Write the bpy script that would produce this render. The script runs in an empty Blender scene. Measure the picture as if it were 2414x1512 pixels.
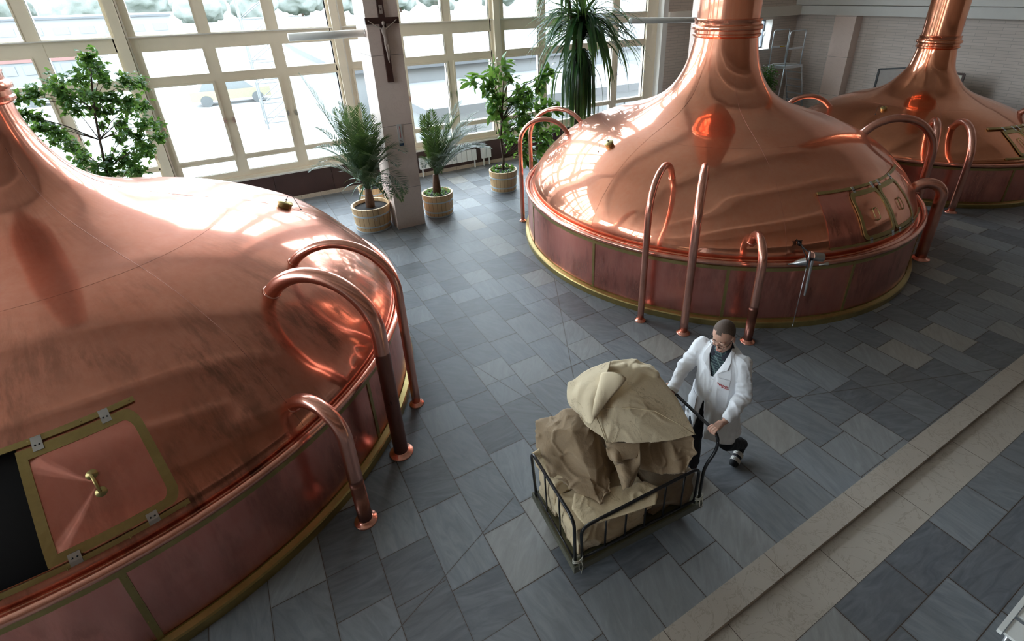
import bpy, bmesh, math, random
from mathutils import Vector, Matrix, noise, Euler
random.seed(7)
PI=math.pi
sc=bpy.context.scene
COL=sc.collection
# ------------------------------------------------------------------ camera
F_PX=1219.58; CX=1272.33; CY=591.62; CAMZ=4.4
RM=[[0.85879174,-0.51186872,-0.02161381],[-0.24622256,-0.37537047,-0.8935723],[0.44927852,0.77271432,-0.44839869]]
cam=bpy.data.cameras.new('camera'); camo=bpy.data.objects.new('camera',cam); COL.objects.link(camo)
cam.sensor_fit='HORIZONTAL'; cam.sensor_width=36; cam.lens=F_PX/2414*36
cam.shift_x=-(CX-1207)/2414; cam.shift_y=(CY-756)/2414
cam.clip_start=.05; cam.clip_end=2000
r,d,f=[Vector(v) for v in RM]
camo.matrix_world=Matrix(((r.x,-d.x,-f.x,0),(r.y,-d.y,-f.y,0),(r.z,-d.z,-f.z,CAMZ),(0,0,0,1)))
sc.camera=camo
def ray(u,v):
    a=((u-CX)/F_PX,(v-CY)/F_PX,1.0)
    return Vector([sum(RM[i][j]*a[i] for i in range(3)) for j in range(3)])
def atz(u,v,z=0):
    q=ray(u,v); t=(z-CAMZ)/q.z; return Vector((q.x*t,q.y*t,z))
def aty(u,v,y):
    q=ray(u,v); t=y/q.y; return Vector((q.x*t,y,CAMZ+q.z*t))
# ------------------------------------------------------------------ object helpers
def tag(o,label=None,cat=None,group=None,kind=None):
    if label: o['label']=label
    if cat: o['category']=cat
    if group: o['group']=group
    if kind: o['kind']=kind
    return o
def root(name,loc,label=None,cat=None,group=None,rz=0,kind=None):
    o=bpy.data.objects.new(name,None); COL.objects.link(o); o.location=loc; o.rotation_euler=(0,0,rz)
    o.empty_display_size=.1
    return tag(o,label,cat,group,kind)
class MB:
    def __init__(s): s.v=[];s.f=[];s.mi=[];s.cur=0
    def add(s,vs,fs):
        n=len(s.v); s.v+= [tuple(x) for x in vs]
        for q in fs: s.f.append(tuple(i+n for i in q)); s.mi.append(s.cur)
        return s
    def box(s,x0,x1,y0,y1,z0,z1,M=None):
        vs=[Vector((x,y,z)) for x in (x0,x1) for y in (y0,y1) for z in (z0,z1)]
        if M: vs=[M@v for v in vs]
        return s.add(vs,[(0,1,3,2),(4,6,7,5),(0,4,5,1),(2,3,7,6),(0,2,6,4),(1,5,7,3)])
    def tube(s,path,rad,seg=12,cap=True,closed=False):
        P=[Vector(p) for p in path]; n=len(P)
        R=rad if isinstance(rad,(list,tuple)) else [rad]*n
        T=[]
        for i in range(n):
            if closed: t=P[(i+1)%n]-P[i-1]
            else: t=P[min(i+1,n-1)]-P[max(i-1,0)]
            T.append(t.normalized() if t.length>1e-9 else Vector((0,0,1)))
        up=Vector((0,0,1)) if abs(T[0].z)<.9 else Vector((1,0,0))
        N=(up-T[0]*up.dot(T[0])).normalized(); vs=[]
        for i in range(n):
            N=(N-T[i]*N.dot(T[i])); N=N.normalized() if N.length>1e-6 else T[i].orthogonal().normalized()
            B=T[i].cross(N)
            for k in range(seg):
                a=2*PI*k/seg; vs.append(P[i]+(N*math.cos(a)+B*math.sin(a))*R[i])
        fs=[]
        m=n if closed else n-1
        for i in range(m):
            for k in range(seg):
                a=i*seg+k; b=i*seg+(k+1)%seg; c=((i+1)%n)*seg+(k+1)%seg; e=((i+1)%n)*seg+k
                fs.append((a,b,c,e))
        if cap and not closed:
            fs.append(tuple(reversed(range(seg)))); fs.append(tuple((n-1)*seg+k for k in range(seg)))
        return s.add(vs,fs)
    def lathe(s,prof,seg=64,c=(0,0,0),cap0=False,cap1=False,th=None,skip=None):
        th=th or [2*PI*k/seg for k in range(seg)]; seg=len(th); n=len(prof); vs=[]
        for (r_,z) in prof:
            for a in th: vs.append((c[0]+r_*math.cos(a),c[1]+r_*math.sin(a),c[2]+z))
        fs=[]
        for i in range(n-1):
            for k in range(seg):
                if skip and skip(i,k): continue
                fs.append((i*seg+k,i*seg+(k+1)%seg,(i+1)*seg+(k+1)%seg,(i+1)*seg+k))
        if cap0: fs.append(tuple(reversed(range(seg))))
        if cap1: fs.append(tuple((n-1)*seg+k for k in range(seg)))
        return s.add(vs,fs)
    def sphere(s,c,r,M=None,nu=16,nv=10):
        c=Vector(c); rx,ry,rz=(r,r,r) if not isinstance(r,(list,tuple)) else r
        vs=[];fs=[]
        vs.append(Vector((0,0,-rz)))
        for j in range(1,nv):
            p=-PI/2+PI*j/nv
            for i in range(nu):
                a=2*PI*i/nu; vs.append(Vector((rx*math.cos(p)*math.cos(a),ry*math.cos(p)*math.sin(a),rz*math.sin(p))))
        vs.append(Vector((0,0,rz)))
        for i in range(nu): fs.append((0,1+(i+1)%nu,1+i))
        for j in range(nv-2):
            for i in range(nu):
                a=1+j*nu+i;b=1+j*nu+(i+1)%nu; fs.append((a,b,b+nu,a+nu))
        l=len(vs)-1
        for i in range(nu): fs.append((l,1+(nv-2)*nu+i,1+(nv-2)*nu+(i+1)%nu))
        vs=[c+(M@v if M else v) for v in vs]
        return s.add(vs,fs)
    def capsule(s,p0,r0,p1,r1,seg=12):
        p0=Vector(p0);p1=Vector(p1); d_=(p1-p0).normalized(); path=[];R=[]
        for k in range(5):
            a=PI/2*k/4; path.append(p0-d_*r0*math.cos(a)); R.append(max(r0*math.sin(a),1e-4))
        for k in range(5):
            a=PI/2*(4-k)/4; path.append(p1+d_*r1*math.cos(a)); R.append(max(r1*math.sin(a),1e-4))
        return s.tube(path,R,seg)
    def loft(s,rings,seg=24,cap=True):
        vs=[];n=len(rings)
        for (c,A,B) in rings:
            for k in range(seg):
                a=2*PI*k/seg; vs.append(Vector(c)+Vector(A)*math.cos(a)+Vector(B)*math.sin(a))
        fs=[]
        for i in range(n-1):
            for k in range(seg): fs.append((i*seg+k,i*seg+(k+1)%seg,(i+1)*seg+(k+1)%seg,(i+1)*seg+k))
        if cap: fs.append(tuple(reversed(range(seg)))); fs.append(tuple((n-1)*seg+k for k in range(seg)))
        return s.add(vs,fs)
    def hull(s,pts):
        bm=bmesh.new()
        for p in pts: bm.verts.new(p)
        r_=bmesh.ops.convex_hull(bm,input=bm.verts)
        bmesh.ops.delete(bm,geom=[v for v in bm.verts if not v.link_faces],context='VERTS')
        bm.verts.index_update()
        s.add([v.co.copy() for v in bm.verts],[[v.index for v in f_.verts] for f_ in bm.faces]); bm.free()
        return s
    def build(s,name,mats,parent=None,smooth=False,world=False,angle=None,recalc=True):
        me=bpy.data.meshes.new(name); vs=s.v
        if world and parent:
            I=Matrix.LocRotScale(parent.location,parent.rotation_euler,None).inverted(); vs=[I@Vector(v) for v in vs]
        # origin at own centre for parts is not needed
        me.from_pydata([tuple(v) for v in vs],[],s.f)
        if recalc:
            bm=bmesh.new(); bm.from_mesh(me); bmesh.ops.recalc_face_normals(bm,faces=bm.faces); bm.to_mesh(me); bm.free()
        if not isinstance(mats,(list,tuple)): mats=[mats]
        for m in mats: me.materials.append(m)
        for i,p in enumerate(me.polygons):
            if i<len(s.mi): p.material_index=min(s.mi[i],len(mats)-1)
            p.use_smooth=bool(smooth)
        if smooth and angle:
            try: me.set_sharp_from_angle(angle=math.radians(angle))
            except Exception: pass
        me.update()
        o=bpy.data.objects.new(name,me); COL.objects.link(o)
        if parent: o.parent=parent
        return o
def struct(name,mb,mat,parent=None,**k):
    o=mb.build(name,mat,parent,**k)
    if parent is None: o['kind']='structure'
    return o
def remeshed(mb,voxel,smooth_it=4,disp=None,cut=None,post=0,hem=None):
    """union of closed shapes -> one continuous surface, returned as MB"""
    me=bpy.data.meshes.new('tmp'); me.from_pydata([tuple(v) for v in mb.v],[],mb.f)
    bm=bmesh.new(); bm.from_mesh(me); bmesh.ops.recalc_face_normals(bm,faces=bm.faces); bm.to_mesh(me); bm.free()
    o=bpy.data.objects.new('tmp',me); COL.objects.link(o)
    m=o.modifiers.new('r','REMESH'); m.mode='VOXEL'; m.voxel_size=voxel
    if smooth_it:
        q=o.modifiers.new('s','SMOOTH'); q.factor=.5; q.iterations=smooth_it
    dg=bpy.context.evaluated_depsgraph_get(); e=o.evaluated_get(dg); m2=bpy.data.meshes.new_from_object(e)
    bpy.data.objects.remove(o); 
    bm=bmesh.new(); bm.from_mesh(m2); bm.normal_update()
    if disp:
        offs=[(v,v.normal*disp(v.co,v.normal)) for v in bm.verts]
        for v,w in offs: v.co+=w
    for _ in range(post): bmesh.ops.smooth_vert(bm,verts=bm.verts,factor=.5,use_axis_x=True,use_axis_y=True,use_axis_z=True)
    if cut:
        bmesh.ops.delete(bm,geom=[f_ for f_ in bm.faces if cut(f_.calc_center_median(),f_.normal)],context='FACES')
        bv=[v for v in bm.verts if v.is_boundary]
        for _ in range(4):
            nw={v:(v.co+sum((e.other_vert(v).co for e in v.link_edges if e.is_boundary),Vector()))/(1+sum(1 for e in v.link_edges if e.is_boundary)) for v in bv}
            for v in bv: v.co=nw[v]
        if hem is not None:
            for v in bv:
                if v.co.z<hem+.03: v.co.z=hem
    bm.verts.index_update(); R=MB(); R.add([v.co.copy() for v in bm.verts],[[v.index for v in f_.verts] for f_ in bm.faces]); bm.free()
    return R
def fbm(p,o=3):
    s_=0;a=1
    for i in range(o): s_+=a*noise.noise(Vector(p)*(2**i)); a*=.5
    return s_
# ------------------------------------------------------------------ materials
class NT:
    def __init__(s,name):
        s.m=bpy.data.materials.new(name); s.m.use_nodes=True; s.t=s.m.node_tree; s.t.nodes.clear()
        s.out=s.n('ShaderNodeOutputMaterial')
    def n(s,typ,**k):
        x=s.t.nodes.new(typ)
        for a,b in k.items():
            if a.startswith('i_'):
                key=a[2:]; key=int(key) if key.isdigit() else key.replace('_',' ')
                x.inputs[key].default_value=b
            else: setattr(x,a,b)
        return x
    def l(s,a,b): s.t.links.new(a,b)
    def math(s,op,a,b=None,c=None,clamp=False):
        x=s.n('ShaderNodeMath',operation=op,use_clamp=clamp)
        for i,v in enumerate((a,b,c)):
            if v is None: continue
            if isinstance(v,(int,float)): x.inputs[i].default_value=v
            else: s.l(v,x.inputs[i])
        return x.outputs[0]
    def mix(s,fac,a,b,bt='MIX'):
        x=s.n('ShaderNodeMix',data_type='RGBA',blend_type=bt)
        for i,v in ((0,fac),(6,a),(7,b)):
            if isinstance(v,(int,float)): x.inputs[i].default_value=v
            elif isinstance(v,(tuple,list)): x.inputs[i].default_value=(*v,1)[:4]
            else: s.l(v,x.inputs[i])
        return x.outputs[2]
    def ramp(s,fac,stops):
        x=s.n('ShaderNodeValToRGB'); cr=x.color_ramp
        while len(cr.elements)>1: cr.elements.remove(cr.elements[-1])
        for i,(p,c) in enumerate(stops):
            e=cr.elements[0] if i==0 else cr.elements.new(p)
            e.position=p; e.color=(*c,1) if len(c)==3 else c
        s.l(fac,x.inputs[0]); return x.outputs[0]
    def noise(s,vec,scale,detail=4,rough=.5,dist=0):
        x=s.n('ShaderNodeTexNoise'); x.inputs['Scale'].default_value=scale; x.inputs['Detail'].default_value=detail; x.inputs['Roughness'].default_value=rough; x.inputs['Distortion'].default_value=dist
        if vec is not None: s.l(vec,x.inputs['Vector'])
        return x.outputs['Fac']
    def obj(s,scale=None,rot=None):
        tc=s.n('ShaderNodeTexCoord'); v=tc.outputs['Object']
        if scale or rot:
            m=s.n('ShaderNodeMapping')
            if scale: m.inputs['Scale'].default_value=scale
            if rot: m.inputs['Rotation'].default_value=rot
            s.l(v,m.inputs['Vector']); v=m.outputs[0]
        return v
    def bump(s,h,strength=.3,dist=.01):
        b=s.n('ShaderNodeBump'); b.inputs['Strength'].default_value=strength; b.inputs['Distance'].default_value=dist; s.l(h,b.inputs['Height']); return b.outputs[0]
    def bsdf(s,col=None,rough=.5,metal=0,normal=None,**k):
        p=s.n('ShaderNodeBsdfPrincipled')
        for key,v in (('Base Color',col),('Roughness',rough),('Metallic',metal),('Normal',normal)):
            if v is None: continue
            if isinstance(v,(tuple,list)): p.inputs[key].default_value=(*v,1)[:4]
            elif isinstance(v,(int,float)): p.inputs[key].default_value=v
            else: s.l(v,p.inputs[key])
        for kk,v in k.items(): p.inputs[kk.replace('_',' ')].default_value=v
        return p.outputs[0]
    def done(s,sh): s.l(sh,s.out.inputs['Surface']); return s.m
def plain(name,c,rough=.5,metal=0,var=.12,scale=12,bump=0,**k):
    t=NT(name); v=t.obj(); nz=t.noise(v,scale,4)
    col=t.mix(nz,[x*(1-var) for x in c],[min(1,x*(1+var)) for x in c])
    nb=t.bump(t.noise(v,scale*6,3),bump,.004) if bump else None
    return t.done(t.bsdf(col,rough,metal,nb,**k))
def copper(name,c0,c1,r_lo,r_hi,mixf=.45,stain=0,streak=(3,3,.6),patches=None):
    t=NT(name); v=t.obj(); vs=t.obj(scale=streak)
    n1=t.noise(v,.9,5,.6,.6); n2=t.noise(vs,5,5,.65,.3)
    fac=t.math('ADD',t.math('MULTIPLY',n1,.6),t.math('MULTIPLY',n2,.4))
    col=t.mix(t.ramp(fac,[(.3,(0,0,0)),(.7,(1,1,1))]),c0,c1)
    blotch=None
    if stain:
        tc=t.n('ShaderNodeTexCoord'); sp=t.n('ShaderNodeSeparateXYZ'); t.l(tc.outputs['Object'],sp.inputs[0])
        an=t.math('MULTIPLY',t.math('ARCTAN2',sp.outputs[1],sp.outputs[0]),16); rr=t.math('SQRT',t.math('ADD',t.math('POWER',sp.outputs[0],2),t.math('POWER',sp.outputs[1],2)))
        cv=t.n('ShaderNodeCombineXYZ'); t.l(an,cv.inputs[0]); t.l(t.math('MULTIPLY',rr,1.6),cv.inputs[1]); t.l(sp.outputs[2],cv.inputs[2])
        big=t.noise(v,1.25,3,.5,.4); st=t.noise(cv.outputs[0],1.6,8,.72,.25)
        w=t.math('MULTIPLY',t.ramp(big,[(.40,(0,0,0)),(.60,(1,1,1))]),t.ramp(st,[(.44,(0,0,0)),(.60,(1,1,1))]))
        low=t.ramp(sp.outputs[2],[(0,(1,1,1)),(1,(1,1,1))])
        zz=t.n('ShaderNodeMapRange'); zz.inputs['From Min'].default_value=2.35; zz.inputs['From Max'].default_value=1.5; zz.inputs['To Min'].default_value=.15; t.l(sp.outputs[2],zz.inputs['Value'])
        blotch=t.math('MULTIPLY',t.math('MULTIPLY',w,stain),zz.outputs[0]); col=t.mix(blotch,col,(.20,.105,.075))
    rv=t.math('ADD',r_lo,t.math('MULTIPLY',fac,.05))
    if blotch is not None: rv=t.math('ADD',rv,t.math('MULTIPLY',blotch,.2))
    bm=t.bump(t.noise(v,2.2,3,.5),.025,.05)
    a=t.bsdf(col,rv,1,bm); b2=t.bsdf(col,r_hi,1,bm)
    ms=t.n('ShaderNodeMixShader'); ms.inputs[0].default_value=mixf; t.l(a,ms.inputs[1]); t.l(b2,ms.inputs[2])
    return t.done(ms.outputs[0])
M={}
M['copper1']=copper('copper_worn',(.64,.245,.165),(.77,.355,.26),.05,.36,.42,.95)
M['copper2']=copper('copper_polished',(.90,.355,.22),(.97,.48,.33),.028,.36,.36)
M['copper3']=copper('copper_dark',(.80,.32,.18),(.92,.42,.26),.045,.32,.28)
M['copper_skirt']=copper('copper_skirt',(.84,.29,.225),(.96,.44,.36),.16,.36,.5,.5)
M['copper_pipe']=copper('copper_pipe',(.82,.36,.265),(.92,.50,.40),.09,.34,.4,.25,(6,6,2))
M['copper_tarnish']=copper('copper_tarnished',(.16,.075,.06),(.32,.14,.11),.25,.4,.5,.4)
def brass_m():
    t=NT('brass_aged'); v=t.obj(); n1=t.noise(v,3,5,.6); n2=t.noise(v,22,4)
    col=t.mix(n1,(.36,.27,.09),(.62,.50,.22)); col=t.mix(t.math('MULTIPLY',n2,.35),col,(.2,.16,.08))
    return t.done(t.bsdf(col,t.math('ADD',.26,t.math('MULTIPLY',n2,.2)),.85))
M['brass']=brass_m()
M['steel']=plain('brushed_steel',(.62,.63,.64),.28,1,.1,30)
M['chrome']=plain('galvanised_steel',(.68,.72,.75),.33,.9,.1,20)
M['hoop']=plain('galvanised_hoop',(.52,.60,.66),.42,.35,.1,20)
M['alu']=plain('aluminium_ladder',(.74,.82,.88),.38,.7,.08,14)
M['black']=plain('black_enamel',(.012,.012,.014),.28,0,.3,20)
M['dark_inside']=plain('painted_inner_shade',(.003,.002,.002),.9,0,.2,4)  # near-black colour stands in for the shade inside the vat
M['white_plastic']=plain('white_enamel',(.88,.88,.84),.35,0,.05,6)
M['soil']=plain('potting_soil',(.02,.016,.014),.95,0,.6,40,.8)
def floor_m(name,rows=(.4345,.17),crack=True,axis='y'):
    t=NT(name); g=t.n('ShaderNodeNewGeometry'); sp=t.n('ShaderNodeSeparateXYZ'); t.l(g.outputs['Position'],sp.inputs[0])
    x,y=sp.outputs[0],sp.outputs[1]
    if axis=='x': x,y=y,x
    w,o=rows
    cx=t.math('DIVIDE',t.math('SUBTRACT',x,o),w); ci=t.math('FLOOR',cx); fx=t.math('SUBTRACT',cx,ci)
    wn=t.n('ShaderNodeTexWhiteNoise',noise_dimensions='1D'); t.l(ci,wn.inputs['W'])
    # irregular cross joints: warp y per course
    n1=t.n('ShaderNodeTexNoise',noise_dimensions='2D'); n1.inputs['Scale'].default_value=1; n1.inputs['Detail'].default_value=0
    cb=t.n('ShaderNodeCombineXYZ'); t.l(t.math('MULTIPLY',ci,3.71),cb.inputs[0]); t.l(t.math('MULTIPLY',y,.62),cb.inputs[1]); t.l(cb.outputs[0],n1.inputs['Vector'])
    yy=t.math('ADD',t.math('DIVIDE',y,.56 if axis=='y' else .72),t.math('ADD',t.math('MULTIPLY',wn.outputs[0],1.0),t.math('MULTIPLY',n1.outputs['Fac'],1.5 if axis=='y' else .0)))
    ri=t.math('FLOOR',yy); fy=t.math('SUBTRACT',yy,ri)
    wn2=t.n('ShaderNodeTexWhiteNoise',noise_dimensions='2D'); c2=t.n('ShaderNodeCombineXYZ'); t.l(ci,c2.inputs[0]); t.l(ri,c2.inputs[1]); t.l(c2.outputs[0],wn2.inputs['Vector'])
    rnd=wn2.outputs['Value']
    ex=t.math('MULTIPLY',t.math('MINIMUM',fx,t.math('SUBTRACT',1,fx)),w)
    ey=t.math('MULTIPLY',t.math('MINIMUM',fy,t.math('SUBTRACT',1,fy)),.5)
    e=t.math('MINIMUM',ex,ey)
    if crack:
        for (x0,y0,x1,y1) in ((1.51,6.60,2.32,3.98),(4.09,6.56,2.93,4.26),(4.2,2.86,7.66,1.49),(.05,2.52,1.45,3.12),(-1.1,1.9,.05,2.52)):
            L=math.hypot(x1-x0,y1-y0); dx,dy=(x1-x0)/L,(y1-y0)/L
            al=t.math('ADD',t.math('MULTIPLY',t.math('SUBTRACT',sp.outputs[0],x0),dx),t.math('MULTIPLY',t.math('SUBTRACT',sp.outputs[1],y0),dy))
            pr=t.math('ABSOLUTE',t.math('SUBTRACT',t.math('MULTIPLY',t.math('SUBTRACT',sp.outputs[0],x0),dy),t.math('MULTIPLY',t.math('SUBTRACT',sp.outputs[1],y0),dx)))
            out=t.math('MAXIMUM',t.math('SUBTRACT',0,al),t.math('SUBTRACT',al,L)); out=t.math('MAXIMUM',out,0)
            e=t.math('MINIMUM',e,t.math('ADD',pr,out))
    jw=t.math('MULTIPLY',t.noise(g.outputs['Position'],1.3,3),.0062)
    joint=t.math('LESS_THAN',e,t.math('ADD',jw,-.0001))
    # slate look, streaks turned per tile
    rot=t.n('ShaderNodeVectorRotate',rotation_type='Z_AXIS'); t.l(g.outputs['Position'],rot.inputs['Vector']); t.l(t.math('MULTIPLY',rnd,2.6),rot.inputs['Angle'])
    mp=t.n('ShaderNodeMapping'); mp.inputs['Scale'].default_value=(1,4.2,1); t.l(rot.outputs[0],mp.inputs['Vector'])
    ad=t.n('ShaderNodeVectorMath',operation='ADD'); cc=t.n('ShaderNodeCombineXYZ'); t.l(t.math('MULTIPLY',rnd,40),cc.inputs[2]); t.l(mp.outputs[0],ad.inputs[0]); t.l(cc.outputs[0],ad.inputs[1])
    st=t.noise(ad.outputs[0],2.6,6,.62,1.4); fine=t.noise(ad.outputs[0],14,5,.7)
    base=t.ramp(rnd,[(0,(.115,.125,.14)),(.22,(.165,.178,.195)),(.5,(.225,.24,.26)),(.72,(.275,.295,.315)),(.88,(.33,.34,.345)),(.95,(.42,.39,.345)),(1,(.47,.44,.39))])
    col=t.mix(t.ramp(st,[(.35,(0,0,0)),(.7,(1,1,1))]),t.mix(.28,base,(.075,.08,.095),'MIX'),t.mix(.25,base,(.44,.45,.47)))
    col=t.mix(t.math('MULTIPLY',fine,.35),col,t.mix(.5,base,(.12,.12,.12)))
    dirt=t.ramp(t.noise(g.outputs['Position'],.55,5,.6),[(.45,(0,0,0)),(.75,(1,1,1))]); col=t.mix(t.math('MULTIPLY',dirt,.35),col,(.15,.125,.10))
    col=t.mix(joint,col,(.07,.045,.03))
    edge=t.math('LESS_THAN',e,.012); col=t.mix(t.math('MULTIPLY',edge,.14),col,(.05,.04,.03))
    rough=t.math('ADD',.36,t.math('MULTIPLY',st,.28))
    h=t.math('ADD',t.math('MULTIPLY',t.math('SUBTRACT',1,joint),.6),t.math('MULTIPLY',fine,.12))
    return t.done(t.bsdf(col,rough,0,t.bump(h,.35,.006)))
M['floor']=floor_m('slate_floor')
M['floor_low']=floor_m('slate_floor_lower',(.352,.575),False,'x')
def marble(name,c0,c1,vein,scale=1.2,rough=.35,jx=None,jy=None):
    t=NT(name); g=t.n('ShaderNodeNewGeometry'); P=g.outputs['Position']
    n1=t.noise(P,scale,6,.6,1.0); col=t.mix(n1,c0,c1)
    n2=t.noise(P,scale*2.2,8,.65,2.2); vn=t.math('ABSOLUTE',t.math('SUBTRACT',n2,.5)); col=t.mix(t.ramp(vn,[(0,(.4,.4,.4)),(.02,(0,0,0))]),col,vein)
    sp=t.n('ShaderNodeSeparateXYZ'); t.l(P,sp.inputs[0])
    for ax,jj in ((0,jx),(2,jy)):
        if jj:
            w,o=jj; cxx=t.math('DIVIDE',t.math('SUBTRACT',sp.outputs[ax],o),w); fr=t.math('FRACT',cxx); e=t.math('MULTIPLY',t.math('MINIMUM',fr,t.math('SUBTRACT',1,fr)),w)
            col=t.mix(t.math('LESS_THAN',e,.003),col,(.10,.07,.05))
    return t.done(t.bsdf(col,rough,0,t.bump(n2,.05,.004)))
M['marble']=marble('cream_marble',(.44,.385,.325),(.56,.50,.43),(.20,.14,.09),1.1,.4,jx=(1.16,1.2))
M['marble2']=marble('cream_marble_inner',(.43,.37,.31),(.54,.48,.41),(.20,.14,.09),1.3,.4,jx=(1.16,.72))
M['pillar']=marble('pale_limestone',(.82,.64,.56),(.88,.71,.63),(.70,.53,.46),.9,.42,jy=(1.28,.86))
M['baseboard']=marble('travertine_baseboard',(.50,.41,.32),(.60,.50,.40),(.3,.2,.12),2,.5,jx=(.45,.1))
def brickwall(name,c0,c1,mort,axis):
    t=NT(name); g=t.n('ShaderNodeNewGeometry'); sp=t.n('ShaderNodeSeparateXYZ'); t.l(g.outputs['Position'],sp.inputs[0])
    cb=t.n('ShaderNodeCombineXYZ'); t.l(sp.outputs[axis],cb.inputs[0]); t.l(sp.outputs[2],cb.inputs[1])
    b=t.n('ShaderNodeTexBrick'); t.l(cb.outputs[0],b.inputs['Vector']); b.inputs['Scale'].default_value=1
    b.inputs['Brick Width'].default_value=.62; b.inputs['Row Height'].default_value=.085; b.inputs['Mortar Size'].default_value=.005
    b.inputs['Color1'].default_value=(*c0,1); b.inputs['Color2'].default_value=(*c1,1); b.inputs['Mortar'].default_value=(*mort,1)
    n=t.noise(g.outputs['Position'],2.5,6,.7); col=t.mix(t.math('MULTIPLY',n,.35),b.outputs['Color'],c0)
    return t.done(t.bsdf(col,.75,0,t.bump(b.outputs['Fac'],-.25,.006)))
M['brick_r']=brickwall('stone_course_wall',(.66,.57,.51),(.74,.64,.58),(.42,.37,.33),1)
M['brick_b']=brickwall('stone_course_wall_back',(.68,.58,.51),(.74,.64,.57),(.44,.39,.35),0)
M['render']=plain('white_render',(.74,.72,.68),.7,0,.05,3,.05)
M['ceiling']=plain('ceiling_paint',(.87,.79,.70),.8,0,.05,1)
M['dark_wall']=plain('beige_wall',(.76,.63,.50),.8,0,.1,1)
M['frame']=plain('beige_painted_frame',(.78,.69,.54),.45,0,.06,5)
M['frame_strip']=plain('pale_metal_strip',(.74,.72,.66),.35,.2,.04,5)
M['wood_dark']=plain('dark_wood_panel',(.05,.022,.018),.45,0,.35,3,.05)
def tubwood():
    t=NT('pine_stave'); tc=t.n('ShaderNodeTexCoord'); sp=t.n('ShaderNodeSeparateXYZ'); t.l(tc.outputs['Object'],sp.inputs[0])
    an=t.math('MULTIPLY',t.math('ARCTAN2',sp.outputs[1],sp.outputs[0]),22/(2*PI)); st=t.math('FLOOR',an); fr=t.math('FRACT',an)
    wn=t.n('ShaderNodeTexWhiteNoise',noise_dimensions='1D'); t.l(st,wn.inputs['W'])
    col=t.ramp(wn.outputs[0],[(0,(.66,.42,.21)),(.5,(.74,.50,.27)),(1,(.80,.57,.33))])
    gr=t.noise(t.obj(scale=(14,14,1.2)),5,5,.6); col=t.mix(t.math('MULTIPLY',gr,.4),col,(.56,.34,.16))
    e=t.math('MINIMUM',fr,t.math('SUBTRACT',1,fr)); col=t.mix(t.math('LESS_THAN',e,.035),col,(.28,.14,.06))
    return t.done(t.bsdf(col,.5))
M['tub']=tubwood()
def leaf_m(name,c0,c1,tr=.35,rough=.38):
    t=NT(name); v=t.obj(); oi=t.noise(v,3.5,3); col=t.mix(t.ramp(oi,[(.35,(0,0,0)),(.65,(1,1,1))]),c0,c1)
    p=t.bsdf(col,rough); tl=t.n('ShaderNodeBsdfTranslucent'); t.l(t.mix(.5,col,(.35,.55,.08)),tl.inputs[0])
    ms=t.n('ShaderNodeMixShader'); ms.inputs[0].default_value=tr; t.l(p,ms.inputs[1]); t.l(tl.outputs[0],ms.inputs[2]); return t.done(ms.outputs[0])
M['leaf_tree']=leaf_m('tree_leaf',(.022,.085,.018),(.05,.17,.03),.35)
M['leaf_ficus']=leaf_m('rubber_leaf',(.03,.10,.02),(.07,.20,.035),.35,.28)
M['leaf_strap']=leaf_m('strap_leaf',(.008,.04,.018),(.03,.10,.03),.18,.3)
M['leaf_palm']=leaf_m('palm_leaf',(.022,.05,.028),(.06,.11,.055),.16,.36)
M['leaf_small']=leaf_m('ground_leaf',(.10,.24,.06),(.22,.40,.14),.3)
M['bark']=plain('bark',(.10,.065,.045),.85,0,.5,30,.6)
M['palm_trunk']=plain('palm_trunk',(.12,.06,.035),.85,0,.5,25,.8)
def glass_m():
    t=NT('window_glass'); g=t.n('ShaderNodeBsdfGlossy'); g.inputs['Roughness'].default_value=.03; tr=t.n('ShaderNodeBsdfTransparent'); tr.inputs[0].default_value=(.95,.97,.97,1)
    fr=t.n('ShaderNodeFresnel'); fr.inputs[0].default_value=1.4; ms=t.n('ShaderNodeMixShader'); t.l(t.math('MULTIPLY',fr.outputs[0],.7),ms.inputs[0]); t.l(tr.outputs[0],ms.inputs[1]); t.l(g.outputs[0],ms.inputs[2]); return t.done(ms.outputs[0])
M['glass']=glass_m()
def cloth_m(name,c0,c1,stain,sf=.5,scale=260,edge=False):
    t=NT(name); v=t.obj(); n1=t.noise(v,3,6,.65,.8); col=t.mix(n1,c0,c1)
    n2=t.noise(v,1.9,7,.7,1.5); a=t.math('ABSOLUTE',t.math('SUBTRACT',n2,.56)); ring=t.ramp(a,[(0,(1,1,1)),(.012,(0,0,0))])
    spot=t.ramp(t.noise(v,9,6,.75),[(.66,(0,0,0)),(.72,(1,1,1))])
    col=t.mix(t.math('MULTIPLY',t.math('MAXIMUM',t.math('MULTIPLY',ring,.8),spot),sf),col,stain)
    wv=t.n('ShaderNodeTexWave',wave_type='BANDS',bands_direction='DIAGONAL'); wv.inputs['Scale'].default_value=scale*.9; t.l(v,wv.inputs['Vector'])
    h=t.math('ADD',t.math('MULTIPLY',t.noise(v,scale,2),.4),t.math('ADD',t.math('MULTIPLY',wv.outputs['Fac'],.06),t.math('MULTIPLY',t.noise(v,13,5,.55,.6),1.8)))
    return t.done(t.bsdf(col,.9,0,t.bump(h,.55,.006),Sheen_Weight=.15))
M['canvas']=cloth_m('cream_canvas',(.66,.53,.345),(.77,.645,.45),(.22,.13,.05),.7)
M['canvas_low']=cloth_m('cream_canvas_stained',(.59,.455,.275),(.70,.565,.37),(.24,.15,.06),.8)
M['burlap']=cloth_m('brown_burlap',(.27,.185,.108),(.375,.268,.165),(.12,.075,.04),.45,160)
M['burlap2']=cloth_m('brown_burlap_dark',(.20,.14,.082),(.28,.20,.125),(.10,.06,.03),.4,160)
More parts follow.
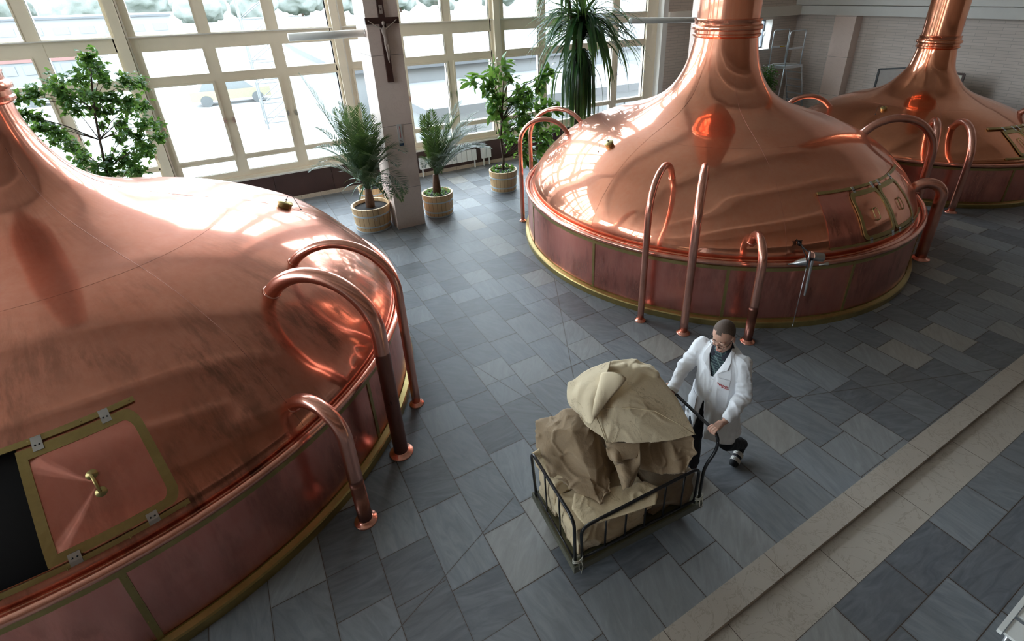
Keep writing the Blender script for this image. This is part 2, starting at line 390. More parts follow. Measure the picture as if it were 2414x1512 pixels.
M['coat']=cloth_m('white_coat_cotton',(.80,.81,.84),(.86,.87,.90),(.6,.6,.6),.1,500)
M['trouser']=plain('black_trousers',(.012,.013,.018),.85,0,.3,20,.1)
M['platform']=plain('olive_painted_wood',(.095,.085,.04),.55,0,.35,6,.2)
M['rope']=plain('white_string',(.6,.58,.5),.9)
M['skin']=(lambda t:t.done(t.bsdf(t.mix(t.noise(t.obj(),9,4),(.50,.27,.19),(.60,.35,.26)),.45,0,t.bump(t.noise(t.obj(),90,3),.15,.002),Subsurface_Weight=.12)))(NT('skin'))
def hair_m():
    t=NT('short_dark_hair'); n=t.noise(t.obj(),120,4,.7); return t.done(t.bsdf(t.mix(n,(.045,.03,.022),(.14,.09,.065)),.75,0,t.bump(n,.5,.003)))
M['hair']=hair_m()
def shirt_m():
    t=NT('green_checked_shirt'); v=t.obj(); w1=t.n('ShaderNodeTexWave',bands_direction='X'); w1.inputs['Scale'].default_value=14; t.l(v,w1.inputs[0]); w2=t.n('ShaderNodeTexWave',bands_direction='Z'); w2.inputs['Scale'].default_value=14; t.l(v,w2.inputs[0])
    m_=t.math('MAXIMUM',t.math('POWER',w1.outputs['Fac'],12),t.math('POWER',w2.outputs['Fac'],12)); return t.done(t.bsdf(t.mix(m_,(.018,.035,.045),(.14,.20,.19)),.8))
M['shirt']=shirt_m()
M['navy']=plain('navy_collar',(.012,.014,.025),.8)
M['sandal']=plain('white_leather',(.62,.60,.55),.45)
M['sole']=plain('dark_sole',(.04,.045,.045),.7)
M['red_thread']=plain('red_thread',(.55,.03,.04),.7)
M['eye']=plain('eye_white',(.7,.68,.65),.2); M['brow']=plain('brow_hair',(.09,.055,.04),.8); M['lip']=plain('lip',(.45,.17,.14),.5)
M['cross_wood']=plain('dark_cross_wood',(.055,.022,.017),.5,0,.25,10)
M['corpus']=plain('carved_pale_wood',(.42,.33,.28),.5,0,.12,20)
M['blue']=plain('blue_print',(.02,.06,.16),.5); M['yellow']=plain('yellow_sticker',(.7,.5,.03),.5)
M['paper']=plain('plaque_white',(.62,.60,.58),.5); M['pale_panel']=plain('pale_panel',(.75,.74,.62),.5); M['grey_panel']=plain('grey_panel',(.38,.34,.31),.6)
# ------------------------------------------------------------------ setting
XL,XR,YW,YB,ZC=-12.5,19.0,13.2,-5.0,8.6
struct('floor',MB().box(XL-.3,XR+.3,1.487,YW+.4,-.3,0),M['floor'])
struct('trim_1',MB().box(XL-.3,XR+.3,1.275,1.487,-.3,0.0),M['marble2'])
struct('trim_2',MB().box(XL-.3,XR+.3,.928,1.275,-.3,-.05),M['marble'])
struct('floor_lower',MB().box(XL-.3,XR+.3,YB,.928,-.3,-.05),M['floor_low'])
struct('ceiling',MB().box(XL-.3,XR+.3,YB-.3,YW+.4,ZC,ZC+.3),M['ceiling'])
struct('wall_left',MB().box(XL-.4,XL,YB,.60,-.05,ZC).box(XL-.4,XL,12.45,YW+.4,-.05,ZC).box(XL-.4,XL,.60,12.45,-.05,.78).box(XL-.4,XL,.60,12.45,8.05,ZC),M['dark_wall'])
struct('wall_right',MB().box(XR,XR+.3,YB,YW+.4,-.05,ZC),M['brick_r'])
struct('wall_front',MB().box(XL-.3,XR+.3,YB-.3,YB,-.05,ZC),plain('brown_wall',(.24,.16,.11),.8,0,.1,1))
struct('floor_gallery_added',MB().box(XL,XR,YB,-.45,2.62,2.85),plain('added_gallery_slab',(.22,.16,.12),.8,0,.1,1))  # unseen dark slab, added to darken the vat reflections and near floor
# back wall : solid part right of the glazing with one small window, parapet under the glazing, solid lintel above
wb=MB()
SW=(16.75,17.62,2.33,3.32)
wb.box(12.32,SW[0],YW,YW+.4,0,ZC).box(SW[1],XR,YW,YW+.4,0,ZC).box(SW[0],SW[1],YW,YW+.4,0,SW[2]).box(SW[0],SW[1],YW,YW+.4,SW[3],ZC)
struct('wall_back',wb,M['brick_b'])
struct('wall_parapet',MB().box(XL,12.32,YW+.02,YW+.4,0,.78),M['dark_wall'])
struct('wall_lintel',MB().box(XL,12.32,YW,YW+.4,8.05,ZC),M['render'])
struct('wall_reveal',MB().box(12.12,12.32,YW-.22,YW+.4,0,8.05),M['render'])
struct('baseboard_back',MB().box(XL,12.12,YW-.03,YW+.019,0,.10),M['baseboard'])
# panelling with metal sill edge
pw=MB(); x=XL
while x<12.1:
    pw.box(x+.004,min(x+1.3,12.12)-.004,YW-.02,YW+.019,.10,.69); x+=1.3
struct('trim_3',pw,M['wood_dark'])
struct('trim_4',MB().box(XL,12.12,YW-.09,YW+.019,.69,.725),M['frame_strip'])
# reveal + perimeter beam + pilasters
struct('trim_5',MB().box(12.32,18.70,YW-.30,YW,3.43,3.75),M['ceiling'])
struct('trim_6',MB().box(18.70,XR,YB,YW,3.45,3.74).box(18.78,XR,YB,YW,3.76,5.2),M['render'])
struct('trim_7',MB().box(18.62,XR,10.78,11.50,0,3.45),M['pillar'])
struct('trim_8',MB().box(18.62,XR,3.6,4.3,0,3.45),M['pillar'])
# glazing ---------------------------------------------------------
def window_bay(n,x0,panes,w,gap,postr):
    """panes x0 + k*(w+gap); postr = thickness of post right of the bay"""
    f_=MB(); st=MB(); gl=MB(); la=MB(); cs=MB()
    x1=x0+len(panes)*w+(len(panes)-1)*gap
    Y0,Y1=YW+.06,YW+.20
    rows=[(.90,1.15,0),(1.27,2.82,1),(3.02,3.50,0),(3.80,5.10,0),(5.40,5.92,0),(6.08,7.90,0)]
    zs=[.74]+[z for r_ in rows for z in r_[:2]]+[8.05]
    # vertical members
    L=x0-postr; 
    for k in range(len(panes)+1):
        a=x0+k*(w+gap)-gap if k>0 else L
        b=a+gap if 0<k<len(panes) else (x0 if k==0 else x1+.02)
        if k==len(panes): a=x1
        f_.box(a,b,Y0,Y1,.74,8.05)
    # horizontals
    for i in range(0,len(zs),2):
        a,b=zs[i],zs[i+1]
        f_.box(L,x1,Y0+.003,Y1-.003,a,b)
        if b-a>.25: st.box(L,x1,Y0-.05,Y0,b-.035,b-.012)
    for k in range(len(panes)):
        a=x0+k*(w+gap)
        for (z0,z1,op) in rows:
            gl.add([(a-.02,Y0+.07,z0-.02),(a+w+.02,Y0+.07,z0-.02),(a+w+.02,Y0+.07,z1+.02),(a-.02,Y0+.07,z1+.02)],[(0,1,2,3)])
            e=.045 if op else .022; yy=Y0-.022 if op else Y0-.008
            # moulded casement border standing proud of the frame
            for (p0,p1,q0,q1) in ((a-e,a,z0-e,z1+e),(a+w,a+w+e,z0-e,z1+e),(a,a+w,z0-e,z0),(a,a+w,z1,z1+e)):
                cs.box(p0,p1,yy,Y0+.05,q0,q1)
            if op:
                for sx in (a-.035,a+w+.035):
                    la.box(sx-.012,sx+.012,Y0-.04,Y0-.018,1.98,2.10).box(sx-.03,sx+.03,Y0-.045,Y0-.03,2.03,2.05)
                la.box(a+w+.0,a+w+.02,Y0-.04,Y0-.015,1.42,1.50)
    if postr>.3:
        f_.box(L+.06,x0-.16,Y0-.10,Y0,.74,8.05); st.box(x0-.15,x0-.125,Y0-.06,Y0,.74,8.05)
    r_=f_.build('window_%d'%n,M['frame']); r_['kind']='structure'
    cs.build('casement_border',M['frame'],r_); 
    if st.v: st.build('metal_strip',M['frame_strip'],r_)
    gl.build('pane',M['glass'],r_,recalc=False); la.build('latch',M['steel'],r_)
    return r_
PW,GP,PO=1.035,.235,.385
xs=[-1.19-(3*PW+2*GP+PO)*k for k in (2,1,0)]+[2.77]
n=1
for x0 in xs: window_bay(n,x0,[0]*3,PW,GP,PO); n+=1
window_bay(n,6.78,[0]*4,1.05,.235,PO)
for k in range(3):
    o=window_bay(7+k,1.0+k*(3*PW+2*GP+PO),[0]*3,PW,GP,PO); o.rotation_euler=(0,0,PI/2); o.location=(XL+YW,0,0)
struct('trim_9',MB().box(11.70,12.12,YW+.02,YW+.22,.74,8.05),M['frame'])
struct('trim_10',MB().box(XL,xs[0]-PO,YW+.02,YW+.4,.74,8.05),M['dark_wall'])
struct('trim_11',MB().box(XL,12.12,YW+.2,YW+.42,.72,.76).box(XL,12.12,YW-.02,YW+.02,.725,.78),M['frame'])
# small window in the back wall
w6=MB(); a,b,c,e=SW; w6.box(a,a+.06,YW+.30,YW+.36,c,e).box(b-.06,b,YW+.30,YW+.36,c,e).box(a,b,YW+.30,YW+.36,c,c+.06).box(a,b,YW+.30,YW+.36,e-.06,e)
o=w6.build('window_6',plain('dark_grey_frame',(.10,.12,.14),.5)); o['kind']='structure'
MB().add([(a,YW+.33,c),(b,YW+.33,c),(b,YW+.33,e),(a,YW+.33,e)],[(0,1,2,3)]).build('pane',M['glass'],o,recalc=False)
MB().box(b-.045,b-.02,YW+.25,YW+.29,2.78,2.9).build('handle',M['steel'],o)
sl=MB().box(a-.02,b+.02,YW-.03,YW+.30,c-.03,c+.004); sl.build('sill',M['render'],o)
MB().box(a+.0005,a+.006,YW+.001,YW+.3,c,e).box(b-.006,b-.0005,YW+.001,YW+.3,c,e).build('reveal',M['render'],o)
# pillars
def pillar(name,x0,x1,y0,y1):
    o=MB().box(x0,x1,y0,y1,0,ZC).build(name,M['pillar']); o['kind']='structure'
    return o
pillar('pillar',2.44,3.03,10.06,10.86)
pillar('pillar',11.15,11.74,10.06,10.86)
pillar('pillar',-6.3,-5.7,10.06,10.86)
# ceiling beams
for i,yb in enumerate((-2,2,6,10.3)): struct('trim_%d'%(12+i),MB().box(XL,XR,yb,yb+.45,ZC-.5,ZC),M['ceiling'])
# ------------------------------------------------------------------ copper vats
VAT={1:((-2.03,6.74),3.50,.97,[(3.38,.975),(3.37,1.08),(3.25,1.27),(3.12,1.43),(2.99,1.59),(2.84,1.75),(2.66,1.9),(2.4,2.06),(2.12,2.2),(1.8,2.32),(1.5,2.41),(1.15,2.53),(.9,2.63),(.75,2.71),(.63,2.8),(.52,2.93),(.44,3.08),(.375,3.24),(.335,3.4),(.315,3.6)]),
2:((7.78,6.73),3.62,.97,[(3.44,.975),(3.435,1.1),(3.37,1.26),(3.24,1.46),(3.06,1.65),(2.86,1.83),(2.56,2.02),(2.2,2.18),(1.85,2.30),(1.5,2.41),(1.2,2.53),(.97,2.67),(.80,2.85),(.67,3.08),(.585,3.35),(.53,3.64)]),
3:((15.1,6.6),3.02,.90,[(2.90,.905),(2.86,1.02),(2.66,1.2),(2.42,1.36),(2.17,1.5),(1.92,1.63),(1.6,1.76),(1.3,1.86),(1.06,1.95),(.83,2.08),(.68,2.24),(.50,2.5),(.43,2.8),(.405,2.98)])}
def catmull(pts,n=5):
    P=[pts[0]]+pts+[pts[-1]]; out=[]
    for i in range(1,len(P)-2):
        for k in range(n):
            t=k/n; out.append(tuple(.5*(2*P[i][j]+(P[i+1][j]-P[i-1][j])*t+(2*P[i-1][j]-5*P[i][j]+4*P[i+1][j]-P[i+2][j])*t*t+(3*P[i][j]-P[i-1][j]-3*P[i+1][j]+P[i+2][j])*t**3) for j in (0,1)))
    out.append(pts[-1]); return out
DP={v:catmull(VAT[v][3],4) for v in VAT}
def dome_pt(v,th,s,off=0):
    """point on the dome at azimuth th (deg) and height s (z), pushed outwards by off"""
    pr=DP[v]
    for i in range(len(pr)-1):
        if pr[i][1]<=s<=pr[i+1][1]: break
    (r0,z0),(r1,z1)=pr[i],pr[i+1]; t=(s-z0)/(z1-z0) if z1>z0 else 0
    rr=r0+(r1-r0)*t
    # smoothed normal
    a=pr[max(i-1,0)]; b=pr[min(i+2,len(pr)-1)]; dr,dz=b[0]-a[0],b[1]-a[1]; L=math.hypot(dr,dz); nr,nz=dz/L,-dr/L
    th=math.radians(th); rr+=nr*off; z=s+nz*off
    c=VAT[v][0]; return Vector((c[0]+rr*math.cos(th),c[1]+rr*math.sin(th),z))
def dome_patch(v,poly_in,poly_out,off0,off1,mb=None):
    """closed ring (frame) between two loops of (theta,z) -> solid shell"""
    mb=mb or MB(); n=len(poly_in); vs=[]
    for off in (off0,off1):
        for loop in (poly_in,poly_out):
            for (t_,z_) in loop: vs.append(dome_pt(v,t_,z_,off))
    fs=[]
    for i in range(n):
        j=(i+1)%n
        fs+=[(2*n+i,2*n+j,3*n+j,3*n+i),(i,n+i,n+j,j),(n+i,3*n+i,3*n+j,n+j),(i,j,2*n+j,2*n+i)]
    return mb.add(vs,fs)
def rloop(t0,t1,z0,z1,rt,rz,right_only=False,n=6,m=7):
    """rounded loop, point count fixed"""
    pts=[]
    cs=[(t1,z0,-90,(-1,1)),(t1,z1,0,(-1,-1)),(t0,z1,90,(1,-1)),(t0,z0,180,(1,1))]
    cor=[]
    for (tx,zx,a0,(sx,sz)) in cs:
        L=[]
        sq=right_only and tx==t0
        for k in range(n+1):
            a=math.radians(a0+90*k/n)
            if sq: L.append((tx,zx))
            else: L.append((tx+sx*rt+rt*math.cos(a),zx+sz*rz+rz*math.sin(a)))
        cor.append(L)
    out=[]
    for i in range(4):
        out+=cor[i]; p,q=cor[i][-1],cor[(i+1)%4][0]
        for k in range(1,m): out.append((p[0]+(q[0]-p[0])*k/m,p[1]+(q[1]-p[1])*k/m))
    return out
def dome_grid(v,t0,t1,z0,z1,off,nt,nz,mb,thick=.012):
    vs=[]
    for o_ in (off,off+thick):
        for i in range(nz+1):
            for j in range(nt+1): vs.append(dome_pt(v,t0+(t1-t0)*j/nt,z0+(z1-z0)*i/nz,o_))
    N=(nt+1)*(nz+1); fs=[]
    for i in range(nz):
        for j in range(nt):
            a=i*(nt+1)+j; b,c,d_=a+1,a+nt+2,a+nt+1; fs+=[(a,d_,c,b),(N+a,N+b,N+c,N+d_)]
    for j in range(nt): a=j; fs.append((a,a+1,N+a+1,N+a)); a=nz*(nt+1)+j; fs.append((a+1,a,N+a,N+a+1))
    for i in range(nz): a=i*(nt+1); b=a+nt+1; fs.append((b,a,N+a,N+b)); a+=nt; b+=nt; fs.append((a,b,N+b,N+a))
    return mb.add(vs,fs)
def dome_fill(v,loop,off,mb):
    """fill a loop with a fan of rings"""
    n=len(loop); ct=sum(p[0] for p in loop)/n; cz=sum(p[1] for p in loop)/n; vs=[]; K=8
    for k in range(K,0,-1):
        for (t_,z_) in loop: vs.append(dome_pt(v,ct+(t_-ct)*k/K,cz+(z_-cz)*k/K,off))
    vs.append(dome_pt(v,ct,cz,off)); fs=[]
    for k in range(K-1):
        for i in range(n): j=(i+1)%n; fs.append((k*n+i,k*n+j,(k+1)*n+j,(k+1)*n+i))
    for i in range(n): fs.append(((K-1)*n+i,(K-1)*n+(i+1)%n,K*n))
    return mb.add(vs,fs)
def make_vat(v,label,mat,hole=None):
    c,R,zr,_=VAT[v]; rt=root('copper_vat',(c[0],c[1],0),label,'brewing vat','copper brewing vats of the brewhouse')
    dp=DP[v]; seg=160
    th=[2*PI*k/seg for k in range(seg)]
    if hole:
        t0,t1,z0,z1=hole
        extra=[math.radians(t)%(2*PI) for t in (t0,t1)]; th=sorted(set(th+extra))
        pr=sorted(set(dp+[]),key=lambda p:p[1])
        def ins(z):
            for i in range(len(pr)-1):
                if pr[i][1]<z<pr[i+1][1]:
                    k=(z-pr[i][1])/(pr[i+1][1]-pr[i][1]); pr.insert(i+1,(pr[i][0]+(pr[i+1][0]-pr[i][0])*k,z)); return
        ins(z0); ins(z1); dp=pr
        A,B=extra
        def skip(i,k):
            tm=(th[k]+th[(k+1)%len(th)])/2 if k+1<len(th) else 2*PI-.001
            return A<tm<B and z0<(dp[i][1]+dp[i+1][1])/2<z1
    else: skip=None
    chim=dp[-1][0]
    MB().lathe(dp,c=(0,0,0),th=th,skip=skip).build('dome',mat,rt,smooth=True,recalc=False)
    # soldered seam beads on the dome
    sm=MB()
    for t_ in ((-9,-64,-150,118) if v==1 else (-176,-128,) if v==2 else (-150,)):
        path=[]
        for (r_,z_) in dp[2:-8:2]:
            if hole and (hole[0]-4<((t_+8.5+180)%360-180)<-60): break
            q=dome_pt(v,t_+8.5,z_,.0004)-Vector((c[0],c[1],0)); path.append(q)
        if len(path)>3: sm.tube(path,.0018,4)
    sm.lathe([(dome_pt(v,0,zz,0).x-c[0]+.0008*math.cos(a),zz+.0016*math.sin(a)) for zz in (DP[v][int(len(DP[v])*.48)][1],) for a in [2*PI*k/6 for k in range(7)]],96)
    sm.build('seam',M['copper_tarnish'],rt,smooth=True)
    # chimney with collar
    z0=dp[-1][1]
    MB().lathe([(chim-.012,z0+.25),(chim-.012,ZC+.0)],96).build('chimney',mat,rt,smooth=True)
    k=chim; cl=[(k-.005,z0-.02),(k+.03,z0),(k+.045,z0+.015),(k+.045,z0+.04),(k+.025,z0+.055),(k+.025,z0+.10),(k+.055,z0+.115),(k+.06,z0+.13),(k+.06,z0+.165),(k+.05,z0+.18),(k+.022,z0+.19),(k+.022,z0+.25),(k+.03,z0+.26),(k+.03,z0+.275),(k-.012,z0+.285)]
    MB().lathe(cl,96).build('collar',mat,rt,smooth=True,angle=40)
    # rim channel, bead
    Rr=R-.055
    ch=[(VAT[v][3][0][0]+.0,zr+.005),(VAT[v][3][0][0]+.03,zr-.028),(Rr-.05,zr-.03),(Rr-.035,zr+.0)]
    bead=[(Rr+.0+.036*math.cos(a),zr+.032+.036*math.sin(a)) for a in [PI+.3-2*PI*k/16*1 for k in range(17)]]
    MB().lathe(ch+bead,160).build('rim',M['copper_pipe'],rt,smooth=True,recalc=False)
    # small rolled lip at the foot of the dome
    r0=VAT[v][3][0][0]
    MB().lathe([(r0+.006+.014*math.cos(a),zr+.03+.014*math.sin(a)) for a in [2*PI*k/8 for k in range(9)]],160).build('lip',mat,rt,smooth=True)
    MB().lathe([(R-.07,.10),(R-.07,zr-.02)],160).build('skirt',M['copper_skirt'],rt,smooth=True)
    MB().lathe([(R-.068,zr-.075),(R-.058,zr-.072),(R-.056,zr-.02),(R-.068,zr-.012)],160).build('upper_band',M['brass'],rt,smooth=True,angle=30)
    MB().lathe([(R,0),(R,.085),(R-.012,.10),(R-.066,.112),(R-.066,.13)],160).build('plinth',M['brass'],rt,smooth=True,angle=35)
    for t_ in {1:(-41.8,-79.6,-4,34,-118),2:(-164.9,-132.1,-102.9,164.,-72,133),3:(-160,-115,-70)}[v]:
        a=math.radians(t_); MM=Matrix.Rotation(a,4,'Z'); s_=MB().box(R-.0695,R-.062,-.022,.022,.125,zr-.07,MM)
        for zz in (.17,.35,.55,.75,zr-.09-.02):
            for yy in (-.012,.012): s_.sphere(MM@Vector((R-.062,yy,zz)),.004,nu=6,nv=4)
        s_.build('seam_strip',M['brass'],rt)
    return rt
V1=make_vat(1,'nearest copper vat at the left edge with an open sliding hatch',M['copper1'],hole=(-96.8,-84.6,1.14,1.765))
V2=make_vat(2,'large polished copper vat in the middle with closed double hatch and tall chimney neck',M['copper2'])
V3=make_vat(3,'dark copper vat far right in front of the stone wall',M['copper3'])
# the inside of the open vat, its shade painted as a near-black shell
MB().lathe([(3.33,.9),(3.2,1.25),(2.85,1.68),(2.0,2.2),(1.0,2.4),(.2,2.45)],48).lathe([(3.33,.9),(3.3,.1),(.1,.1)],48).build('inner_shade_shell',M['dark_inside'],V1,smooth=True)
def pipe(vat,ang,D,top,rad,rend,zend,tarnish=False):
    """vertical pipe beside the vat that arches over into the dome, in the radial plane"""
    c=VAT[vat][0]; R_={1:V1,2:V2,3:V3}[vat]
    a=math.radians(ang); cu=lambda r_,z: Vector((r_*math.cos(a),r_*math.sin(a),z))
    A,B=D-rend,top-zend; rho=(A+B)-math.sqrt(max(2*A*B,0)); z1=top-rho
    pts=[cu(D,0),cu(D,.2),cu(D,z1*.5),cu(D,z1)]; cr=D-rho
    be=math.atan2(zend-z1,rend-cr)
    if be<0: be+=2*PI
    n=26
    for k in range(1,n+1):
        b=be*k/n; pts.append(cu(cr+rho*math.cos(b),z1+rho*math.sin(b)))
    e=pts[-1]; dr=(pts[-1]-pts[-2]).normalized(); pts.append(e+dr*.06)
    o=MB().tube(pts,rad,24).build('pipe',M['copper_pipe'],R_,smooth=True)
    if tarnish:
        MB().tube([cu(D,.02),cu(D,z1*.45),cu(D,z1*tarnish-.12),cu(D,z1*tarnish)],[rad+.0008,rad+.0008,rad+.0006,rad+.0001],24,cap=False).build('tarnished_length',M['copper_tarnish'],o,smooth=True)
    fl=MB().lathe([(rad,.04),(rad+.010,.036),(rad+.016,.02),(rad*1.62,.015),(rad*1.72,.008),(rad*1.72,0)],32,c=tuple(cu(D,0)))
    fl.build('floor_flange',M['copper_pipe'],o,smooth=True)
    Q=dr.to_track_quat('Z','Y').to_matrix()
    MB().sphere(e-dr*.0,(rad*1.2,rad*1.2,.02),M=Q,nu=20,nv=6).build('dome_collar',M['copper_pipe'],o,smooth=True)
    return o
pipe(1,-31.0,3.62,2.15,.050,2.589,1.943)
pipe(1,-42.5,3.69,2.13,.073,2.655,1.903,tarnish=.86)
pipe(1,-54.8,3.80,1.34,.062,3.263,1.233,tarnish=.55)
pipe(2,-149.5,3.83,2.20,.047,2.767,1.888)
pipe(2,-140.0,3.91,2.23,.056,2.72,1.919)
pipe(2,-127.4,3.94,1.46,.058,3.365,1.256,tarnish=.5)
pipe(2,-55.5,3.79,1.38,.088,3.375,1.23)
pipe(2,142,3.72,2.17,.044,2.768,1.888)
pipe(2,128,3.76,2.22,.044,2.62,1.98)
pipe(2,-40,3.85,2.25,.070,2.62,1.98)
pipe(3,-137,3.29,1.75,.068,2.113,1.527)
pipe(3,-148.2,3.29,1.75,.068,2.107,1.531)
pipe(3,138,3.29,1.80,.062,2.1,1.53)
pipe(3,-66,3.29,1.85,.062,1.95,1.61)
# ---- sliding hatches
def hatch(vat,rt,t0,t1,doors,z0,z1,ztop,zbot):
    c=VAT[vat][0]; off=Vector((c[0],c[1],0))
    def loc(mb): mb.v=[tuple(Vector(v)-off) for v in mb.v]; return mb
    # rails
    for (zz,stand) in ((ztop,.02),(zbot,.03)):
        mb=MB(); dome_grid(vat,t0,t1,zz-.014,zz+.014,.012,60,2,mb,.022)
        o=loc(mb).build('hatch_rail',M['brass'],rt)
        k=int(abs(t1-t0)/5.5)
        for i in range(k+1):
            br=MB(); t_=t0+(t1-t0)*(i+.1)/(k+.2)
            if zz==zbot: br.tube([dome_pt(vat,t_,zz-.022,.0),dome_pt(vat,t_,zz-.018,.03),dome_pt(vat,t_,zz-.004,.03)],.006,6)
            else: br.sphere(dome_pt(vat,t_,zz,.034),.006,nu=6,nv=4)
            loc(br).build('rail_bolt',M['brass'],o)
    for (a0,a1,ro,brk) in doors:
        w=.9 if vat!=1 else 1.05
        outer=rloop(a0,a1,z0,z1,1.5,.10,right_only=(vat==1)); inner=rloop(a0+w,a1-w,z0+.052,z1-.052,.9,.07,right_only=(vat==1))
        mb=MB(); dome_patch(vat,inner,outer,.014,.030,mb); d_=loc(mb).build('hatch_frame',M['brass'],rt)
        mb=MB(); dome_fill(vat,rloop(a0+w-.05,a1-w+.05,z0+.050,z1-.050,.9,.07,right_only=(vat==1)),.020,mb); loc(mb).build('hatch_panel',M['copper_skirt'] if vat==1 else VMAT[vat],rt,smooth=True)
        # hanger brackets, grey steel with two screws
        for t_ in brk:
            for (zz,zm) in ((ztop,-1),(zbot,1)):
                mb=MB(); dome_grid(vat,t_-.55 if vat==1 else t_-.45,t_+.55 if vat==1 else t_+.45,min(zz-.012,zz+zm*.055),max(zz+.012,zz+zm*.055),.034,3,3,mb,.006); o=loc(mb).build('hanger_bracket',M['steel'],rt)
                s_=MB(); 
                for q in (-.22,.22): s_.sphere(dome_pt(vat,t_+q,zz+zm*.028,.041),.0065,nu=8,nv=5)
                loc(s_).build('screw',M['black'],o,smooth=True)
        th_=(a0+a1)/2 + (0.2 if vat==1 else 0); zc_=(z0+z1)/2
        hb=MB()
        if vat==1:
            p0,p1=dome_pt(vat,th_-.6,zc_+.055,.055),dome_pt(vat,th_-.4,zc_-.05,.055)
            hb.tube([p0,p1],.010,10)
            for (tt,zz) in ((th_-.6,zc_+.055),(th_-.4,zc_-.05)):
                b0,b1=dome_pt(vat,tt,zz,.018),dome_pt(vat,tt,zz,.052); hb.tube([b0,dome_pt(vat,tt,zz,.024),dome_pt(vat,tt,zz,.0245),b1],[.034,.034,.012,.012],16)
                # butterfly disc around grip ends
        else:
            lp=[]
            for k in range(20):
                a=2*PI*k/20; lp.append(dome_pt(vat,th_+.95*math.copysign(abs(math.cos(a))**.5,math.cos(a)),zc_+.07*math.copysign(abs(math.sin(a))**.5,math.sin(a)),.038))
            hb.tube(lp,.006,8,closed=True)
            hb.tube([dome_pt(vat,th_,zc_-.068,.018),dome_pt(vat,th_,zc_-.068,.045)],.012,8).tube([dome_pt(vat,th_,zc_+.068,.018),dome_pt(vat,th_,zc_+.068,.045)],.012,8)
        loc(hb).build('hatch_handle',M['brass'],rt,smooth=True)
VMAT={1:M['copper1'],2:M['copper2'],3:M['copper3']}
hatch(1,V1,-112,-71.3,[(-84.6,-71.6,0,(-82.3,-75.0))],1.150,1.745,1.772,1.120)
hatch(2,V2,-109,-65.5,[(-99.2,-87.4,0,(-97.2,-89.0)),(-87.2,-75.4,0,(-85.6,-77.5))],1.150,1.715,1.755,1.125)
hatch(3,V3,-119,-78,[(-112,-101,0,(-110,-103)),(-100.8,-90,0,(-99,-92))],1.06,1.47,1.50,1.035)
# closed slide panel left of the doors on the middle vat
def slide(vat,rt,t0,t1,z0,z1):
    c=VAT[vat][0]; mb=MB(); dome_grid(vat,t0,t1,z0,z1,.003,12,14,mb,.005); mb.v=[tuple(Vector(v)-Vector((c[0],c[1],0))) for v in mb.v]
    return mb.build('cover_panel',M['copper_skirt'],rt,smooth=True,angle=40)
slide(2,V2,-108.9,-99.0,1.14,1.745)
# ---- brass inspection caps with wire
def cap(vat,rt,th_,zz,s=1,flip=1):
    c=VAT[vat][0]; off=Vector((c[0],c[1],0)); base=dome_pt(vat,th_,zz)-off; nrm=(dome_pt(vat,th_,zz,.1)-dome_pt(vat,th_,zz)).normalized(); Q=nrm.to_track_quat('Z','Y').to_matrix().to_4x4(); T=Matrix.Translation(base)@Q
    mb=MB(); mb.lathe([(.001,-.01),(.072*s,-.01),(.072*s,.03*s),(.078*s,.034*s),(.078*s,.05*s),(.070*s,.058*s),(.03*s,.066*s),(.001,.068*s)],28); mb.v=[tuple(T@Vector(v)) for v in mb.v]
    o=mb.build('inspection_cap',M['brass'],rt,smooth=True,angle=40)
    tip=T@Vector((0,0,.08*s)); far=dome_pt(vat,th_-1.2*flip,zz-.10,.0)-off; path=[]
    for k in range(15):
        t=k/14; p=tip.lerp(far,t)+Vector((0,0,1))*math.sin(PI*t)*.10*s+Vector((math.cos(math.radians(th_+90)),math.sin(math.radians(th_+90)),0))*(-.05*math.sin(PI*t)*flip); path.append(p)
    MB().tube(path,.0035,6).sphere(tip,.012,nu=8,nv=6).sphere(far,.013,nu=8,nv=6).build('cap_wire',M['black'],o,smooth=True)
cap(1,V1,-.1,2.10,1.1,-1); cap(2,V2,179.3,2.075,1.0,1); cap(3,V3,-179.4,1.715,.9,1)
